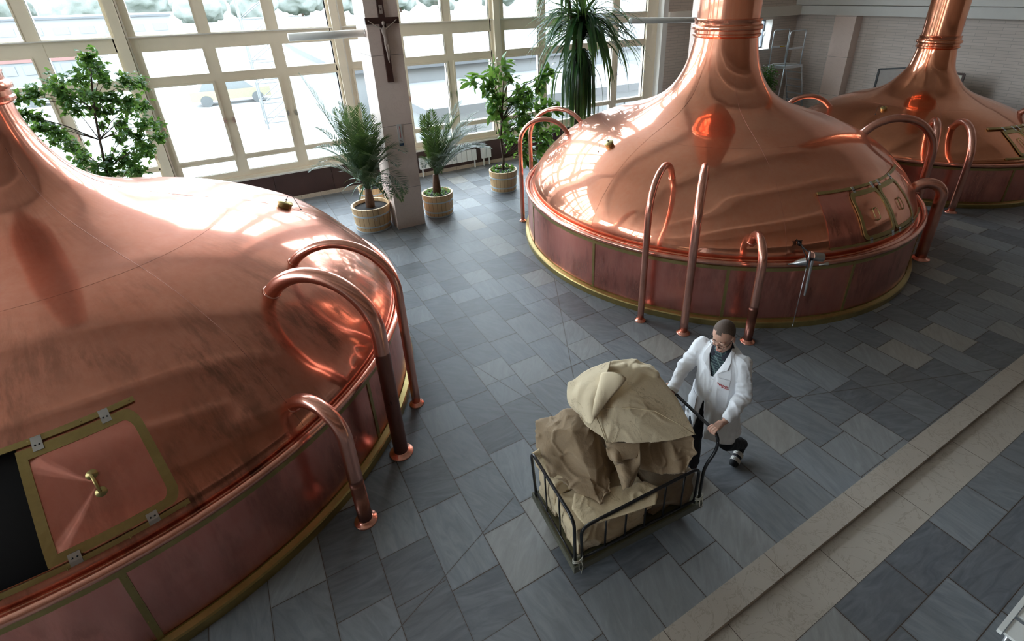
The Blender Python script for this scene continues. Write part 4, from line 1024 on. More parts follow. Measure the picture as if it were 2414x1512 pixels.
# lapels, pockets, buttons, embroidered mark
for s_ in (1,-1):
    lp=[mp(.152,.012*s_,1.30),mp(.150,.080*s_,1.39),mp(.134,.120*s_,1.415),mp(.105,.125*s_,1.475),mp(.03,.115*s_,1.545),mp(-.065,.075*s_,1.565),mp(-.05,.060*s_,1.585),mp(.04,.092*s_,1.562),mp(.105,.075*s_,1.475),mp(.148,.045*s_,1.375)]
    MB().hull([p+Fw*.004 for p in lp[:4]]+[lp[8],lp[9]]).build('lapel',M['coat'],man,smooth=False,world=True)
    MB().hull(lp[3:9]).build('coat_collar',M['coat'],man,smooth=False,world=True)
def cs(l_,z,e=.004):
    rings=[(1.43,.205,.120,.005),(1.34,.215,.140,.01),(1.18,.195,.138,.02),(1.0,.205,.145,.02),(.85,.235,.165,.01),(.70,.25,.19,-.01),(.585,.262,.215,-.03)]
    for i in range(len(rings)-1):
        a_,b_=rings[i],rings[i+1]
        if b_[0]<=z<=a_[0]:
            t=(a_[0]-z)/(a_[0]-b_[0]); L,D,o_=[a_[k]+(b_[k]-a_[k])*t for k in (1,2,3)]; return mp(o_+D*math.sqrt(max(0,1-(l_/L)**2))+e,l_,z)
    return mp(.15,l_,z)
def patch(l0,l1,z0,z1,th=.006,e=.005,n=6):
    mb=MB(); vs=[]
    for ee in (e,e+th):
        for i in range(n+1):
            for j in range(n+1): vs.append(cs(l0+(l1-l0)*j/n,z0+(z1-z0)*i/n,ee))
    N=(n+1)**2; fs=[]
    for i in range(n):
        for j in range(n): a_=i*(n+1)+j; fs+=[(a_,a_+n+1,a_+n+2,a_+1),(N+a_,N+a_+1,N+a_+n+2,N+a_+n+1)]
    for j in range(n): a_=j; fs.append((a_,a_+1,N+a_+1,N+a_)); a_=n*(n+1)+j; fs.append((a_+1,a_,N+a_,N+a_+1)); a_=j*(n+1); fs.append((a_+n+1,a_,N+a_,N+a_+n+1)); a_+=n; fs.append((a_,a_+n+1,N+a_+n+1,N+a_))
    return mb.add(vs,fs)
for a_ in ((.065,.155,1.20,1.315,'breast_pocket'),(.10,.205,.82,1.0,'hip_pocket'),(-.205,-.11,.82,1.0,'hip_pocket')):
    patch(*a_[:4],e=.010).build(a_[4],M['coat'],man,smooth=True,angle=40,world=True)
bt=MB()
for z in (1.27,1.14,1.01): 
    p=cs(.012,z,.012); bt.tube([p,p+Fw*.004],.008,12)
bt.build('button',M['white_plastic'],man,world=True)
em=MB()
path=[cs(.062+.090*t,1.262-.028*t+.006*math.sin(t*46)+.004*math.sin(t*23),.021) for t in [k/60 for k in range(61)]]; em.tube(path,.0022,5)
path=[cs(.100+.055*t,1.232-.016*t+.003*math.sin(t*40),.021) for t in [k/40 for k in range(41)]]; em.tube(path,.0018,5)
em.build('red_embroidery',M['red_thread'],man,world=True)
# trousers
tr=MB()
for (h,k,a_) in ((hipL,knL,anL),(hipR,knR,anR)):
    tr.capsule(h,.105,k,.078); tr.capsule(k,.076,k.lerp(a_,.90),.060)
tr.loft([(mp(0,0,1.02),Lf*.155,Fw*.11),(mp(0,0,.85),Lf*.17,Fw*.12)])
TR=remeshed(tr,.010,4,lambda c,n_:.007*(1-2.4*abs(noise.noise(c*9))))
TR.build('trousers',M['trouser'],man,smooth=True,world=True,recalc=False)
# sandals
def sandal(heel,toe):
    a_=(toe-heel); L=a_.length; a_=a_.normalized(); s_=a_.cross(Z).normalized(); u_=s_.cross(a_)
    so=MB(); vs=[]
    n=14
    prof=[(0,.030),(.06,.036),(.3,.034),(.55,.040),(.8,.047),(.95,.040),(1.05,.018)]
    for e in (-.012,.014):
        for (t,w_) in prof: vs.append(heel+a_*(t*L*1.25-.03)+s_*w_-u_*.040+u_*e)
        for (t,w_) in reversed(prof): vs.append(heel+a_*(t*L*1.25-.03)-s_*w_-u_*.040+u_*e)
    N=len(prof)*2; fs=[tuple(reversed(range(N))),tuple(N+i for i in range(N))]+[(i,(i+1)%N,N+(i+1)%N,N+i) for i in range(N)]
    o=so.add(vs,fs).build('sandal',M['sole'],man,world=True)
    MB().tube([heel+a_*(L*.15),toe,toe+a_*.025],[.036,.037,.026],12).build('sock',M['trouser'],man,smooth=True,world=True)
    for t in (.52,.82):
        st=MB(); ring=[]
        for k in range(13):
            b=PI*k/12; ring.append(heel+a_*(t*L)+s_*(.046*math.cos(b))+u_*(-.034+.070*math.sin(b)))
        vs=[];
        for p in ring: vs+= [p-a_*.020,p+a_*.020]
        vo=[]
        for k,p in enumerate(ring):
            d_=(p-(heel+a_*(t*L)-u_*.02)).normalized()*.005; vo+=[p-a_*.020+d_,p+a_*.020+d_]
        fs=[];n_=len(vs)
        for k in range(12):
            q=2*k; fs+=[(q,q+1,q+3,q+2),(n_+q,n_+q+2,n_+q+3,n_+q+1),(q,q+2,n_+q+2,n_+q),(q+1,n_+q+1,n_+q+3,q+3)]
        so_=st.add(vs+vo,fs).build('strap',M['sandal'],o,world=False); so_.data.transform(Matrix.Translation(-MAN))
        b_=MB(); c_=ring[5 if t<.6 else 5]+u_*.008; b_.tube([c_-a_*.011-s_*.012,c_+a_*.011-s_*.012,c_+a_*.011+s_*.012,c_-a_*.011+s_*.012],.0022,6,closed=True)
        q=b_.build('buckle',M['steel'],o,smooth=True); q.data.transform(Matrix.Translation(-MAN))
sandal(anL,toL); sandal(anR,toR)
# ------------------------------------------------------------------ plants
def tub(rt,R,h,soil=True,ring_ang=-100):
    MB().lathe([(0.001,.02),(R*.86,.02),(R*.86,0),(R*.90,0),(R*1.0,h),(R*.90,h),(R*.87,h*.88)],44,cap0=False).build('tub',M['tub'],rt,smooth=True,angle=30)
    rr=lambda z:R*(.90+.10*z/h)
    for z in (.03*h,.24*h,.70*h): MB().lathe([(rr(z)+.001,z-.016),(rr(z)+.006,z-.014),(rr(z)+.006,z+.014),(rr(z)+.001,z+.016)],44).build('hoop',M['hoop'],rt,smooth=True,angle=30)
    a=math.radians(ring_ang); p=Vector((math.cos(a),math.sin(a),0))*(rr(.6*h)+.016)+Z*(.60*h); t=Vector((-math.sin(a),math.cos(a),0))
    MB().tube([p+t*.032*math.cos(b)+Z*.032*math.sin(b) for b in [2*PI*k/16 for k in range(16)]],.0045,6,closed=True).build('ring_handle',M['steel'],rt,smooth=True)
    MB().lathe([(R*.885,h*.86),(R*.5,h*.885),(.001,h*.89)],32).build('soil',M['soil'],rt,smooth=True)
def leaf(mb,p,d_,n_,L,w_,bend=.25,k=4):
    d_=d_.normalized(); s_=d_.cross(n_); 
    if s_.length<1e-3: s_=d_.orthogonal()
    s_.normalize(); n_=s_.cross(d_).normalized(); vs=[]
    for i in range(k+1):
        t=i/k; ww=w_*math.sin(PI*min(.97,max(.06,t**.85)))**.8 if k>2 else w_*(1-abs(2*t-1))
        c_=p+d_*L*t-n_*(-1)*L*bend*(-(t*t)); vs+= [c_+s_*ww*.5+n_*ww*.12,c_,c_-s_*ww*.5+n_*ww*.12]
    fs=[]
    for i in range(k): q=3*i; fs+=[(q,q+1,q+4,q+3),(q+1,q+2,q+5,q+4)]
    mb.add(vs,fs)
def strap(mb,p,d_,L,w_,droop,k=9,tw=0):
    """long strap leaf falling under its weight"""
    d_=d_.normalized(); vs=[]; q=Vector(p); v=Vector(d_); st=L/k
    hd=Vector((d_.x,d_.y,0)); hd=hd.normalized() if hd.length>.01 else Vector((1,0,0)); s_=hd.cross(Z)
    for i in range(k+1):
        t=i/k; ww=w_*(1-.15*t) if t<.6 else w_*(.91-(t-.6)*2.2)
        ww=max(ww,.002); n_=s_.cross(v).normalized()
        vs+=[q+s_*ww*.5+n_*ww*.16,q.copy(),q-s_*ww*.5+n_*ww*.16]
        v=(v-Z*droop*st*(1+1.2*t)).normalized(); q=q+v*st
    fs=[]
    for i in range(k): a=3*i; fs+=[(a,a+1,a+4,a+3),(a+1,a+2,a+5,a+4)]
    mb.add(vs,fs)
def rv(): 
    while True:
        v=Vector((random.uniform(-1,1),random.uniform(-1,1),random.uniform(-1,1)))
        if .1<v.length<1: return v.normalized()
# palms -----------------------------------------------------------
def palm(loc,R,h,label,fronds,trunk_h,ra,ground=False):
    rt=root('potted_palm',loc,label,'potted plant','potted plants along the window wall'); tub(rt,R,h,ring_ang=ra)
    MB().tube([(0,0,h*.8),(.0,0,h+.05),(.01,0,h+trunk_h)],[.085,.095,.06],12).build('trunk',M['palm_trunk'],rt,smooth=True)
    st=MB(); fo=MB(); c0=Vector((.01,0,h+trunk_h-.03))
    for (az,el,L,dr) in fronds:
        a=math.radians(az); e=math.radians(el); v=Vector((math.cos(a)*math.cos(e),math.sin(a)*math.cos(e),math.sin(e))); q=c0+Vector((math.cos(a),math.sin(a),0))*.02
        k=16
        for tries in range(12):
            pts=[]; q=c0+Vector((math.cos(a),math.sin(a),0))*.02; v=Vector((math.cos(a)*math.cos(e),math.sin(a)*math.cos(e),math.sin(e))); s_=Vector((-math.sin(a),math.cos(a),0)); bad=False
            for i in range(k+1):
                pts.append((q.copy(),v.copy())); v=(v-Z*dr/k*(.35+i/k*1.6)).normalized(); q=q+v*L/k
                X_,Y_=q.x+loc[0],q.y+loc[1]
                if (2.32<X_<3.15 and 9.93<Y_<10.98) or Y_>12.9: bad=True
            if not bad: break
            a+=math.radians(-28 if loc[0]<3 else 28)
        st.tube([p for p,_ in pts],[.010*(1-.8*i/k) for i in range(k+1)],5)
        for i in range(int(k*.22)*4,k*4):
            t=i/4; j=int(t); p=pts[j][0].lerp(pts[min(j+1,k)][0],t-j); vv=pts[j][1]; n_=s_.cross(vv)*-1
            ll=.34*math.sin(PI*min(1,(t/k-.15)/.95+.12))**.6*(L/1.6)
            for sd in (1,-1):
                d_=(vv*.75+s_*sd*.75+n_*.28+rv()*.10).normalized(); leaf(fo,p,d_,n_,max(ll,.06),.019,.16,2)
    st.build('frond_stem',M['leaf_palm'],rt,smooth=True); fo.build('foliage',M['leaf_palm'],rt,recalc=False)
    if ground:
        gm=MB()
        for i in range(240):
            a=random.uniform(0,2*PI); r_=R*.86*math.sqrt(random.uniform(.15,1)); p=Vector((r_*math.cos(a),r_*math.sin(a),h*.9+random.uniform(0,.07))); leaf(gm,p,rv()+Z*.6,Z,.05,.03,.1,2)
        gm.build('ground_cover',M['leaf_small'],rt,recalc=False)
    return rt
f1=[(176,74,2.5,.35),(160,76,1.9,.7),(120,78,1.7,.8),(200,72,1.7,1.0),(-80,68,1.6,1.3),(-60,66,1.6,1.6),(-45,62,1.65,1.7),(-35,66,1.75,1.7),(-70,78,1.7,.9),(-100,74,1.5,1.1),(-130,70,1.5,1.2),(-150,66,1.4,1.5),(90,78,1.7,.8),(-50,74,1.8,1.3),(-90,58,1.35,1.9),(-30,72,1.8,1.5),(230,78,1.6,.8),(-55,52,1.4,2.2),(-40,54,1.5,2.2),(150,84,1.8,.5),(-20,70,1.8,1.6),(-110,62,1.3,1.7),(140,66,1.4,1.5),(-75,84,1.8,.8),(-65,45,1.2,2.2),(180,60,1.3,1.6),(-120,82,1.7,.7)]
palm((2.05,10.50,0),.39,.52,'tall date palm in a wooden tub left of the crucifix pillar',f1,.34,-95)
f2=[(0,62,1.55,.9),(-12,60,1.6,1.2),(15,58,1.5,1.3),(-25,66,1.7,.9),(35,70,1.4,.9),(80,78,1.3,.8),(-60,70,1.2,1.3),(-80,62,1.1,1.6),(-100,66,1.1,1.6),(-130,60,1.1,2.0),(-5,72,1.7,.7),(60,80,1.4,.6),(-35,56,1.4,1.4),(-150,62,1.15,1.8),(110,82,1.3,.5),(5,48,1.3,1.3),(-45,74,1.5,1.0),(-20,50,1.45,1.3),(-90,80,1.2,.8)]
palm((3.50,10.45,0),.34,.50,'smaller date palm right of the crucifix pillar, small plants on its soil',f2,.40,-60,True)
# rubber plant ------------------------------------------------------
def rubber():
    loc=Vector((5.42,11.02,0)); rt=root('potted_rubber_plant',tuple(loc),'rubber plant with broad glossy leaves in a wooden tub, right of the palms','potted plant','potted plants along the window wall'); tub(rt,.345,.52,ring_ang=175)
    st=MB(); fo=MB(); at=lambda u,v: aty(u,v,11.02)-loc
    trunk=[Vector((0,0,.44)),Vector((.03,0,.8)),Vector((-.02,.0,1.3)),Vector((.05,0,1.7)),Vector((.08,0,2.1))]; st.tube(trunk,[.035,.03,.026,.022,.016],8)
    tips=[(1180,155),(1195,150),(1205,175),(1150,185),(1140,205),(1165,215),(1215,200),(1230,215),(1245,205),(1265,195),(1290,175),(1300,165),(1160,240),(1185,235),(1205,240),(1225,250),(1250,240),(1275,235),(1295,235),(1165,265),(1195,270),(1215,280),(1240,275),(1265,265),(1290,270),(1305,255),(1180,300),(1210,305),(1240,310),(1270,300),(1295,300),(1255,335),(1280,335),(1240,350),(1220,330),(1105,185),(1265,365),(1235,375),(1290,320)]
    for i,(u,v) in enumerate(tips):
        e=at(u,v)+Vector((0,random.uniform(-.35,.35),0)); b=trunk[min(4,max(1,int((e.z-.7)/.45)))]; m_=b.lerp(e,.5)+Z*.08; st.tube([b,m_,e],[.012,.009,.005],5)
        for k in range(19):
            d_=(rv()+Z*random.uniform(-.9,.4)+(e-b).normalized()*.4); leaf(fo,e-(e-b)*random.uniform(-.05,.30)+rv()*.08,d_,(Z+rv()*.8),random.uniform(.18,.29),random.uniform(.09,.125),.18,5)
    for k in range(50): a=random.uniform(0,2*PI); leaf(fo,Vector((.25*math.cos(a),.25*math.sin(a),.49)),rv()+Z,Z,.12,.05,.1,4)
    st.build('stem',M['bark'],rt,smooth=True); fo.build('foliage',M['leaf_ficus'],rt,recalc=False,smooth=True)
rubber()
# dragon tree ---------------------------------------------------------
def dragon():
    loc=Vector((7.35,10.75,0)); rt=root('potted_dragon_tree',tuple(loc),'tall dragon tree with long drooping strap leaves behind the middle vat','potted plant','potted plants along the window wall'); tub(rt,.36,.52,ring_ang=-90)
    c1=aty(1372,60,10.75)-loc; c2=aty(1365,150,10.75)-loc; c3=aty(1335,0,10.75)-loc+Z*.25
    st=MB().tube([(0,0,.44),(.05,0,1.4),tuple(c2),tuple(c1)],[.06,.055,.05,.045],10).tube([tuple(c2),tuple(c3)],[.045,.035],8); st.build('trunk',M['bark'],rt,smooth=True)
    fo=MB()
    for i in range(210):
        a=random.uniform(0,2*PI); e=math.radians(random.choice([random.uniform(-5,75),random.uniform(8,40),random.uniform(8,40)])); L=random.uniform(1.2,2.1)
        if math.sin(a)>0: L*=.85
        strap(fo,c1+Z*random.uniform(-.3,.25)+rv()*.06,Vector((math.cos(a)*math.cos(e),math.sin(a)*math.cos(e),math.sin(e))),L,random.uniform(.065,.095),random.uniform(.35,1.15),12)
    for i in range(115):
        a=random.uniform(0,2*PI); e=math.radians(random.uniform(-40,50)); r_=random.uniform(0,.12); strap(fo,c2+Vector((r_*math.cos(a),r_*math.sin(a),random.uniform(-.1,.35))),Vector((math.cos(a)*math.cos(e),math.sin(a)*math.cos(e),math.sin(e))),random.uniform(.9,2.2),random.uniform(.055,.08),random.uniform(2.2,9),14)
    for i in range(80):
        a=random.uniform(0,2*PI); e=math.radians(random.uniform(10,80)); strap(fo,c3,Vector((math.cos(a)*math.cos(e),math.sin(a)*math.cos(e),math.sin(e))),random.uniform(.9,1.3),.06,random.uniform(1.0,2.0))
    fo.build('foliage',M['leaf_strap'],rt,recalc=False,smooth=True)
dragon()
# fig tree behind the first vat ------------------------------------------
def fig():
    loc=Vector((-2.25,11.5,0)); rt=root('potted_fig_tree',tuple(loc),'leafy green tree rising behind the nearest vat against the windows','potted plant','potted plants along the window wall'); tub(rt,.38,.52,ring_ang=-80)
    st=MB(); fo=MB(); at=lambda u,v: aty(u,v,11.5)-loc
    tr_=[Vector((0,0,.44)),Vector((.05,0,1.2)),at(250,400),at(235,330),at(222,260),at(215,180),at(212,130)]
    st.tube(tr_,[.04,.035,.022,.018,.016,.012,.006],8)
    cl=[(213,128,.13),(225,150,.14),(205,165,.13),(240,170,.12),(185,190,.12),(255,185,.10),(300,190,.17),(325,200,.16),(120,198,.16),(145,205,.14),(95,210,.12),(75,222,.10),(50,228,.09),(165,225,.15),(195,225,.15),(230,225,.16),(270,222,.15),(310,235,.15),(335,255,.14),(215,260,.15),(250,265,.14),(180,255,.12),(290,265,.16),(340,290,.15),(365,300,.13),(375,322,.10),(60,262,.10),(90,275,.12),(85,300,.13),(110,300,.14),(125,330,.14),(150,345,.15),(175,365,.16),(205,370,.14),(140,315,.12),(330,325,.14),(350,340,.14),(300,310,.12),(345,365,.13),(320,360,.11),(280,300,.10),(255,380,.13),(285,375,.14),(310,390,.14),(230,395,.14),(270,405,.14),(300,410,.12),(190,395,.12),(330,395,.10),(275,330,.09),(235,300,.05)]
    for (u,v,r_) in cl:
        c_=at(u,v)+Vector((0,random.uniform(-.35,.35),0)); j=min(range(len(tr_)),key=lambda i:abs(tr_[i].z-(c_.z-.35))); st.tube([tr_[j],tr_[j].lerp(c_,.5)+Z*.05,c_],[.008,.006,.003],4)
        for k in range(int(46*(r_/.13))):
            p=c_+Vector((1,1.3,1))*0+rv()*r_*random.uniform(.15,1.3); d_=rv(); n_=(Z+rv()*.7).normalized(); L=random.uniform(.075,.125)
            leaf(fo,p,d_,n_,L,L*.62,.2,3)
            s_=d_.cross(n_).normalized()
            for sd in (1,-1): leaf(fo,p+d_*L*.25,(d_*.6+s_*sd).normalized(),n_,L*.6,L*.34,.2,2)
    st.build('stem',M['bark'],rt,smooth=True); fo.build('foliage',M['leaf_tree'],rt,recalc=False)
fig()
# low plant behind the pillar
rt=root('potted_plant',(2.40,11.80,0),'small strap leaved plant in a wooden tub half hidden behind the crucifix pillar','potted plant','potted plants along the window wall'); tub(rt,.30,.46)
fo=MB()
for i in range(60):
    a=random.uniform(0,2*PI); e=math.radians(random.uniform(35,85)); strap(fo,Vector((0,0,.42)),Vector((math.cos(a)*math.cos(e),math.sin(a)*math.cos(e),math.sin(e))),random.uniform(.5,1.0),.04,random.uniform(1,3))
fo.build('foliage',M['leaf_strap'],rt,recalc=False,smooth=True)
# two bushy plants by the small window
def bush(loc,r_,zc,label,hh):
    rt=root('potted_bush',loc,label,'potted plant','potted plants along the window wall'); tub(rt,.30,.46)
    fo=MB(); MB().tube([(0,0,.4),(.02,0,zc)],[.03,.015],8).build('stem',M['bark'],rt,smooth=True)
    for k in range(1300):
        v=rv()*random.uniform(.35,1); p=Vector((v.x*r_,v.y*r_,zc+v.z*hh)); leaf(fo,p,rv(),(Z+rv()*.6),random.uniform(.06,.09),.045,.1,2)
    fo.build('foliage',M['leaf_ficus'],rt,recalc=False)
bush((13.35,12.45,0),.42,2.0,'green bushy plant against the stone wall, left of the middle chimney neck',.50)
bush((16.60,12.30,0),.40,1.35,'green bushy plant under the small window, right of the middle chimney neck',.62)
# ------------------------------------------------------------------ crucifix and plaque on the pillar
yp=10.06
cr=root('crucifix',(2.72,yp-.0015,2.95),'dark wooden crucifix with a pale carved figure hanging high on the stone pillar','crucifix')
c_=MB().box(-.055,.055,-.045,.0,0,1.40).box(-.30,-.055,-.045,.0,.995,1.10).box(.055,.30,-.045,.0,.995,1.10).build('cross',M['cross_wood'],cr)
MB().box(-.028,.028,-.055,-.045,1.16,1.30).build('title_plate',M['corpus'],cr)
def letters():
    mb=MB(); s_=.0016
    def seg(x0,z0,x1,z1): mb.tube([(x0,-.057,z0),(x1,-.057,z1)],s_*1.2,4)
    x=-.021
    for k,ch in enumerate('INRI'):
        z0,z1=1.215,1.245
        if ch=='I': seg(x+.004,z0,x+.004,z1); x+=.009
        if ch=='N': seg(x,z0,x,z1);seg(x,z1,x+.008,z0);seg(x+.008,z0,x+.008,z1); x+=.013
        if ch=='R': seg(x,z0,x,z1);seg(x,z1,x+.007,z1-.004);seg(x+.007,z1-.004,x,z0+.015);seg(x,z0+.015,x+.008,z0); x+=.011
    return mb
letters().build('title_letters',M['cross_wood'],cr)
fg=MB(); yq=-.075
fg.sphere((.0,yq-.01,1.005),(.030,.032,.040),nu=14,nv=10); fg.capsule((0,yq,.96),.016,(0,yq,.93),.022)
fg.loft([((0,yq,.935),(.035,0,0),(0,.02,0)),((0,yq,.91),(.058,0,0),(0,.026,0)),((.0,yq,.84),(.046,0,0),(0,.026,0)),((.01,yq,.76),(.036,0,0),(0,.022,0)),((.012,yq,.70),(.046,0,0),(0,.028,0)),((.012,yq,.66),(.040,0,0),(0,.028,0))],14)
for s_ in (1,-1):
    fg.capsule((.05*s_,yq,.92),.016,(.14*s_,yq+.01,.975),.011); fg.capsule((.14*s_,yq+.01,.975),.011,(.235*s_,yq+.02,1.045),.009); fg.sphere((.245*s_,yq+.022,1.052),.014,nu=8,nv=6)
fg.capsule((-.01,yq,.66),.024,(.0,yq-.02,.53),.019); fg.capsule((.03,yq,.66),.024,(.03,yq-.02,.53),.019)
fg.capsule((.0,yq-.02,.53),.018,(.008,yq+.01,.40),.012); fg.capsule((.03,yq-.02,.53),.018,(.022,yq+.01,.40),.012); fg.capsule((.012,yq+.01,.40),.013,(.012,yq-.01,.355),.010)
remeshed(fg,.006,2).build('carved_figure',M['corpus'],cr,smooth=True,recalc=False)
tm=root('thermometer_plaque',(2.76,yp,1.74),'narrow white plaque with a blue foot on the pillar behind palm fronds','plaque')
MB().box(-.045,.045,-.012,.0,0,.42).build('board',M['paper'],tm); MB().box(-.045,.045,-.0135,-.012,0,.05).build('blue_foot',M['blue'],tm); MB().box(-.003,.003,-.018,-.012,.16,.38).build('tube',M['red_thread'],tm)
MB().box(-.03,.03,-.0135,-.012,.075,.085).box(-.03,.02,-.0135,-.012,.10,.108).build('print_line',M['wood_dark'],tm)
# electrical box on the other side
# ------------------------------------------------------------------ tube lamps
def tubelamp(p0,p1,label):
    rt=root('tube_lamp',tuple(p0),label,'lamp','tube lamps between the pillars'); a=Vector(p0);b=Vector(p1); d_=(b-a).normalized()
    MB().tube([a,a+d_*.01,b-d_*.01,b],[.05,.065,.065,.05],16).build('tube',M['white_plastic'],rt,smooth=True,world=True)
    MB().tube([b-d_*.02,b+d_*.0],[.07,.07],16).build('end_cap',M['steel'],rt,smooth=True,world=True)
tubelamp((1.16,10.25,3.80),(2.44,10.25,3.80),'white horizontal tube lamp sticking out left of the crucifix pillar')
tubelamp((8.3,9.95,3.76),(11.2,9.95,3.66),'white horizontal tube lamp between the dragon tree and the middle chimney')
# radiators in the parapet panelling
for (x0,nn,l) in ((4.0,11,'long white ribbed radiator under the window between the palm and the rubber plant'),(5.80,2,'short white radiator end beside the rubber plant stem')):
    r_=root('radiator',(x0,13.12,.22),l,'radiator','radiators under the windows'); 
    for k in range(nn): MB().box(k*.15,k*.15+.135,-.05,.04,0,.30).build('radiator_section',M['white_plastic'],r_)
    for k in (.05,nn*.15-.08): MB().box(k,k+.03,-.02,.01,-.22,.0).build('foot',M['white_plastic'],r_)
# ------------------------------------------------------------------ ladder in the corner
def ladder():
    A=aty(1852,70,12.35); o_=Vector((17.35,12.35,0)); rt=root('platform_ladder',(17.9,12.2,0),'aluminium platform ladder with guard rails leaning in the corner by the small window','ladder')
    m=MB(); x0,x1=17.20,18.15; y0,y1=12.75,12.10; zt=3.0; zp=1.85
    for y in (y0,y1): m.tube(rounded([Vector((x0,y,zp)),Vector((x0,y,zt)),Vector((x1-.1,y,zt)),Vector((x1-.1,y,zp))],.10),.018,8)
    m.build('guard_rail',M['alu'],rt,smooth=True,world=True)
    MB().box(x0,x1-.1,y1-.03,y1+.0,2.40,2.46).build('mid_rail',M['alu'],rt,world=True); MB().box(x0,x1-.1,y0,y0+.03,2.40,2.46).build('mid_rail',M['alu'],rt,world=True)
    MB().box(x0+.45,x0+.72,y0-.012,y0-.001,2.41,2.45).build('sticker',M['yellow'],rt,world=True)
    MB().box(x0-.02,x1,y1-.03,y0+.03,zp-.09,zp).build('platform',M['alu'],rt,world=True)
    s_=MB()
    for y in (y0,y1): s_.tube([(x1,y,zp-.04),(x1+.62,y,.0)],.024,8); s_.tube([(x0,y,zp-.04),(x0-.12,y,0)],.022,8)
    s_.build('leg',M['alu'],rt,smooth=True,world=True)
    for k in range(1,7):
        t=k/7; MB().box(x1+.62*t-.06,x1+.62*t+.06,y1,y0,zp-.04-(zp-.04)*t-.015,zp-.04-(zp-.04)*t+.01).build('step',M['alu'],rt,world=True)
    tag(MB().box(-.45,.45,-.02,.02,0,.05,Matrix.Translation((17.6,12.4,zp+.002))@Matrix.Rotation(-.5,4,'Z')).build('white_profile',M['white_plastic']),'white plastic profile lying on the ladder platform','profile')
ladder()
# display board behind the far vat
db=root('display_board',(18.3,8.4,0),'black framed display board standing behind the neck of the far vat','board')
fr=MB(); 
ys=[9.45,8.62,7.2]
for y,zt in ((9.45,1.94),(8.60,2.08),(7.1,2.02)): fr.box(18.26,18.31,y-.03,y+.03,0,zt)
fr.add([(18.26,9.45,1.90),(18.31,9.45,1.90),(18.31,8.6,2.03),(18.26,8.6,2.03),(18.26,9.45,1.95),(18.31,9.45,1.95),(18.31,8.6,2.08),(18.26,8.6,2.08)],[(0,1,2,3),(4,7,6,5),(0,4,5,1),(2,6,7,3),(0,3,7,4),(1,5,6,2)])
fr.box(18.26,18.31,7.1,8.6,1.99,2.05); fr.build('frame',M['black'],db,world=True)
MB().box(18.28,18.29,8.63,9.42,.5,1.93).build('grey_panel',M['grey_panel'],db,world=True); MB().box(18.28,18.29,7.13,8.40,.5,1.98).build('pale_panel',M['pale_panel'],db,world=True)
# white slatted stand in the near right corner
st_=root('slatted_bench',(4.05,-.15,-.05),'white slatted low bench cut off by the bottom right corner','bench')
zt=.0
Mb=Matrix.Translation((3.83,.17,.0))@Matrix.Rotation(math.radians(0),4,'Z')
MB().box(0,1.2,-.03,0,.20,.235,Mb).build('side_rail',M['white_plastic'],st_,world=True)
for k in range(5): MB().box(.02+k*.22,.02+k*.22+.17,-.55,-.035,.20,.225,Mb).build('slat',M['white_plastic'],st_,world=True)
lg=MB()
for (x,y) in ((.05,-.06),(1.1,-.06),(.05,-.5),(1.1,-.5)): lg.tube([Mb@Vector((x,y,.20)),Mb@Vector((x,y,-.05))],.012,8)
lg.build('leg',M['chrome'],st_,smooth=True,world=True)
# ------------------------------------------------------------------ outside
gm=plain('yard_ground',(.26,.265,.26),.9,0,.15,.05)
o=MB().box(-250,350,14.0,600,-1.6,-1.5).box(-250,XL-.8,-80,14.0,-1.6,-1.5).build('yard',gm); o['kind']='structure'
def building(name,label,x0,x1,y0,y1,h,mat,win=None,band=None,grp='buildings beyond the windows'):
    rt=root(name,((x0+x1)/2,(y0+y1)/2,-1.5),label,'building',grp); MB().box(x0,x1,y0,y1,-1.5,h).build('wall',mat,rt,world=True)
    MB().box(x0-.3,x1+.3,y0-.3,y1+.3,h,h+.3).build('roof',M['o_roof'],rt,world=True)
    if band: MB().box(x0-.05,x1+.05,y0-.12,y0-.01,h-1.0,h-.3).build('red_band',M['o_red'],rt,world=True)
    if win:
        n_,w_,z0,z1=win; g=(x1-x0)/n_
        for k in range(n_): MB().box(x0+g*k+(g-w_)/2,x0+g*k+(g+w_)/2,y0-.06,y0-.005,z0,z1).build('window',M['o_glass'],rt,world=True)
    return rt
M['o_wall']=plain('pale_hall_wall',(.155,.16,.16),.8,0,.04,.4); M['o_wall2']=plain('grey_hall_wall',(.145,.152,.154),.8,0,.05,.4); M['o_roof']=plain('pale_roof',(.078,.081,.084),.8,0,.05,.3); M['o_red']=plain('red_cladding',(.15,.075,.065),.7); M['o_glass']=plain('hall_glazing',(.125,.135,.135),.4); M['o_tree']=leaf_m('far_tree',(.15,.165,.15),(.175,.185,.17),.2,.8); M['o_yel']=plain('yellow_paint',(.2,.18,.12),.6); M['o_dark']=plain('dark_paint',(.07,.075,.075),.6)
building('low_shop_hall','low white hall with a red fascia band seen through the left windows',-19,-8.5,57,66,1.3,M['o_wall2'],(9,.7,-.6,.1),True)
building('production_hall','long pale flat roofed hall behind the right windows',5,42,26,44,1.2,M['o_wall'],(12,1.2,-.8,.5))
building('white_extension','white extension with tall pale windows close to the right windows',6.5,20,19,25,.3,M['o_wall2'],(9,1.0,-1.0,-.1))
building('distant_warehouse','wide faint warehouse in front of the tree line',-60,-5,120,140,2.0,M['o_wall'],(16,2,-.3,.8))
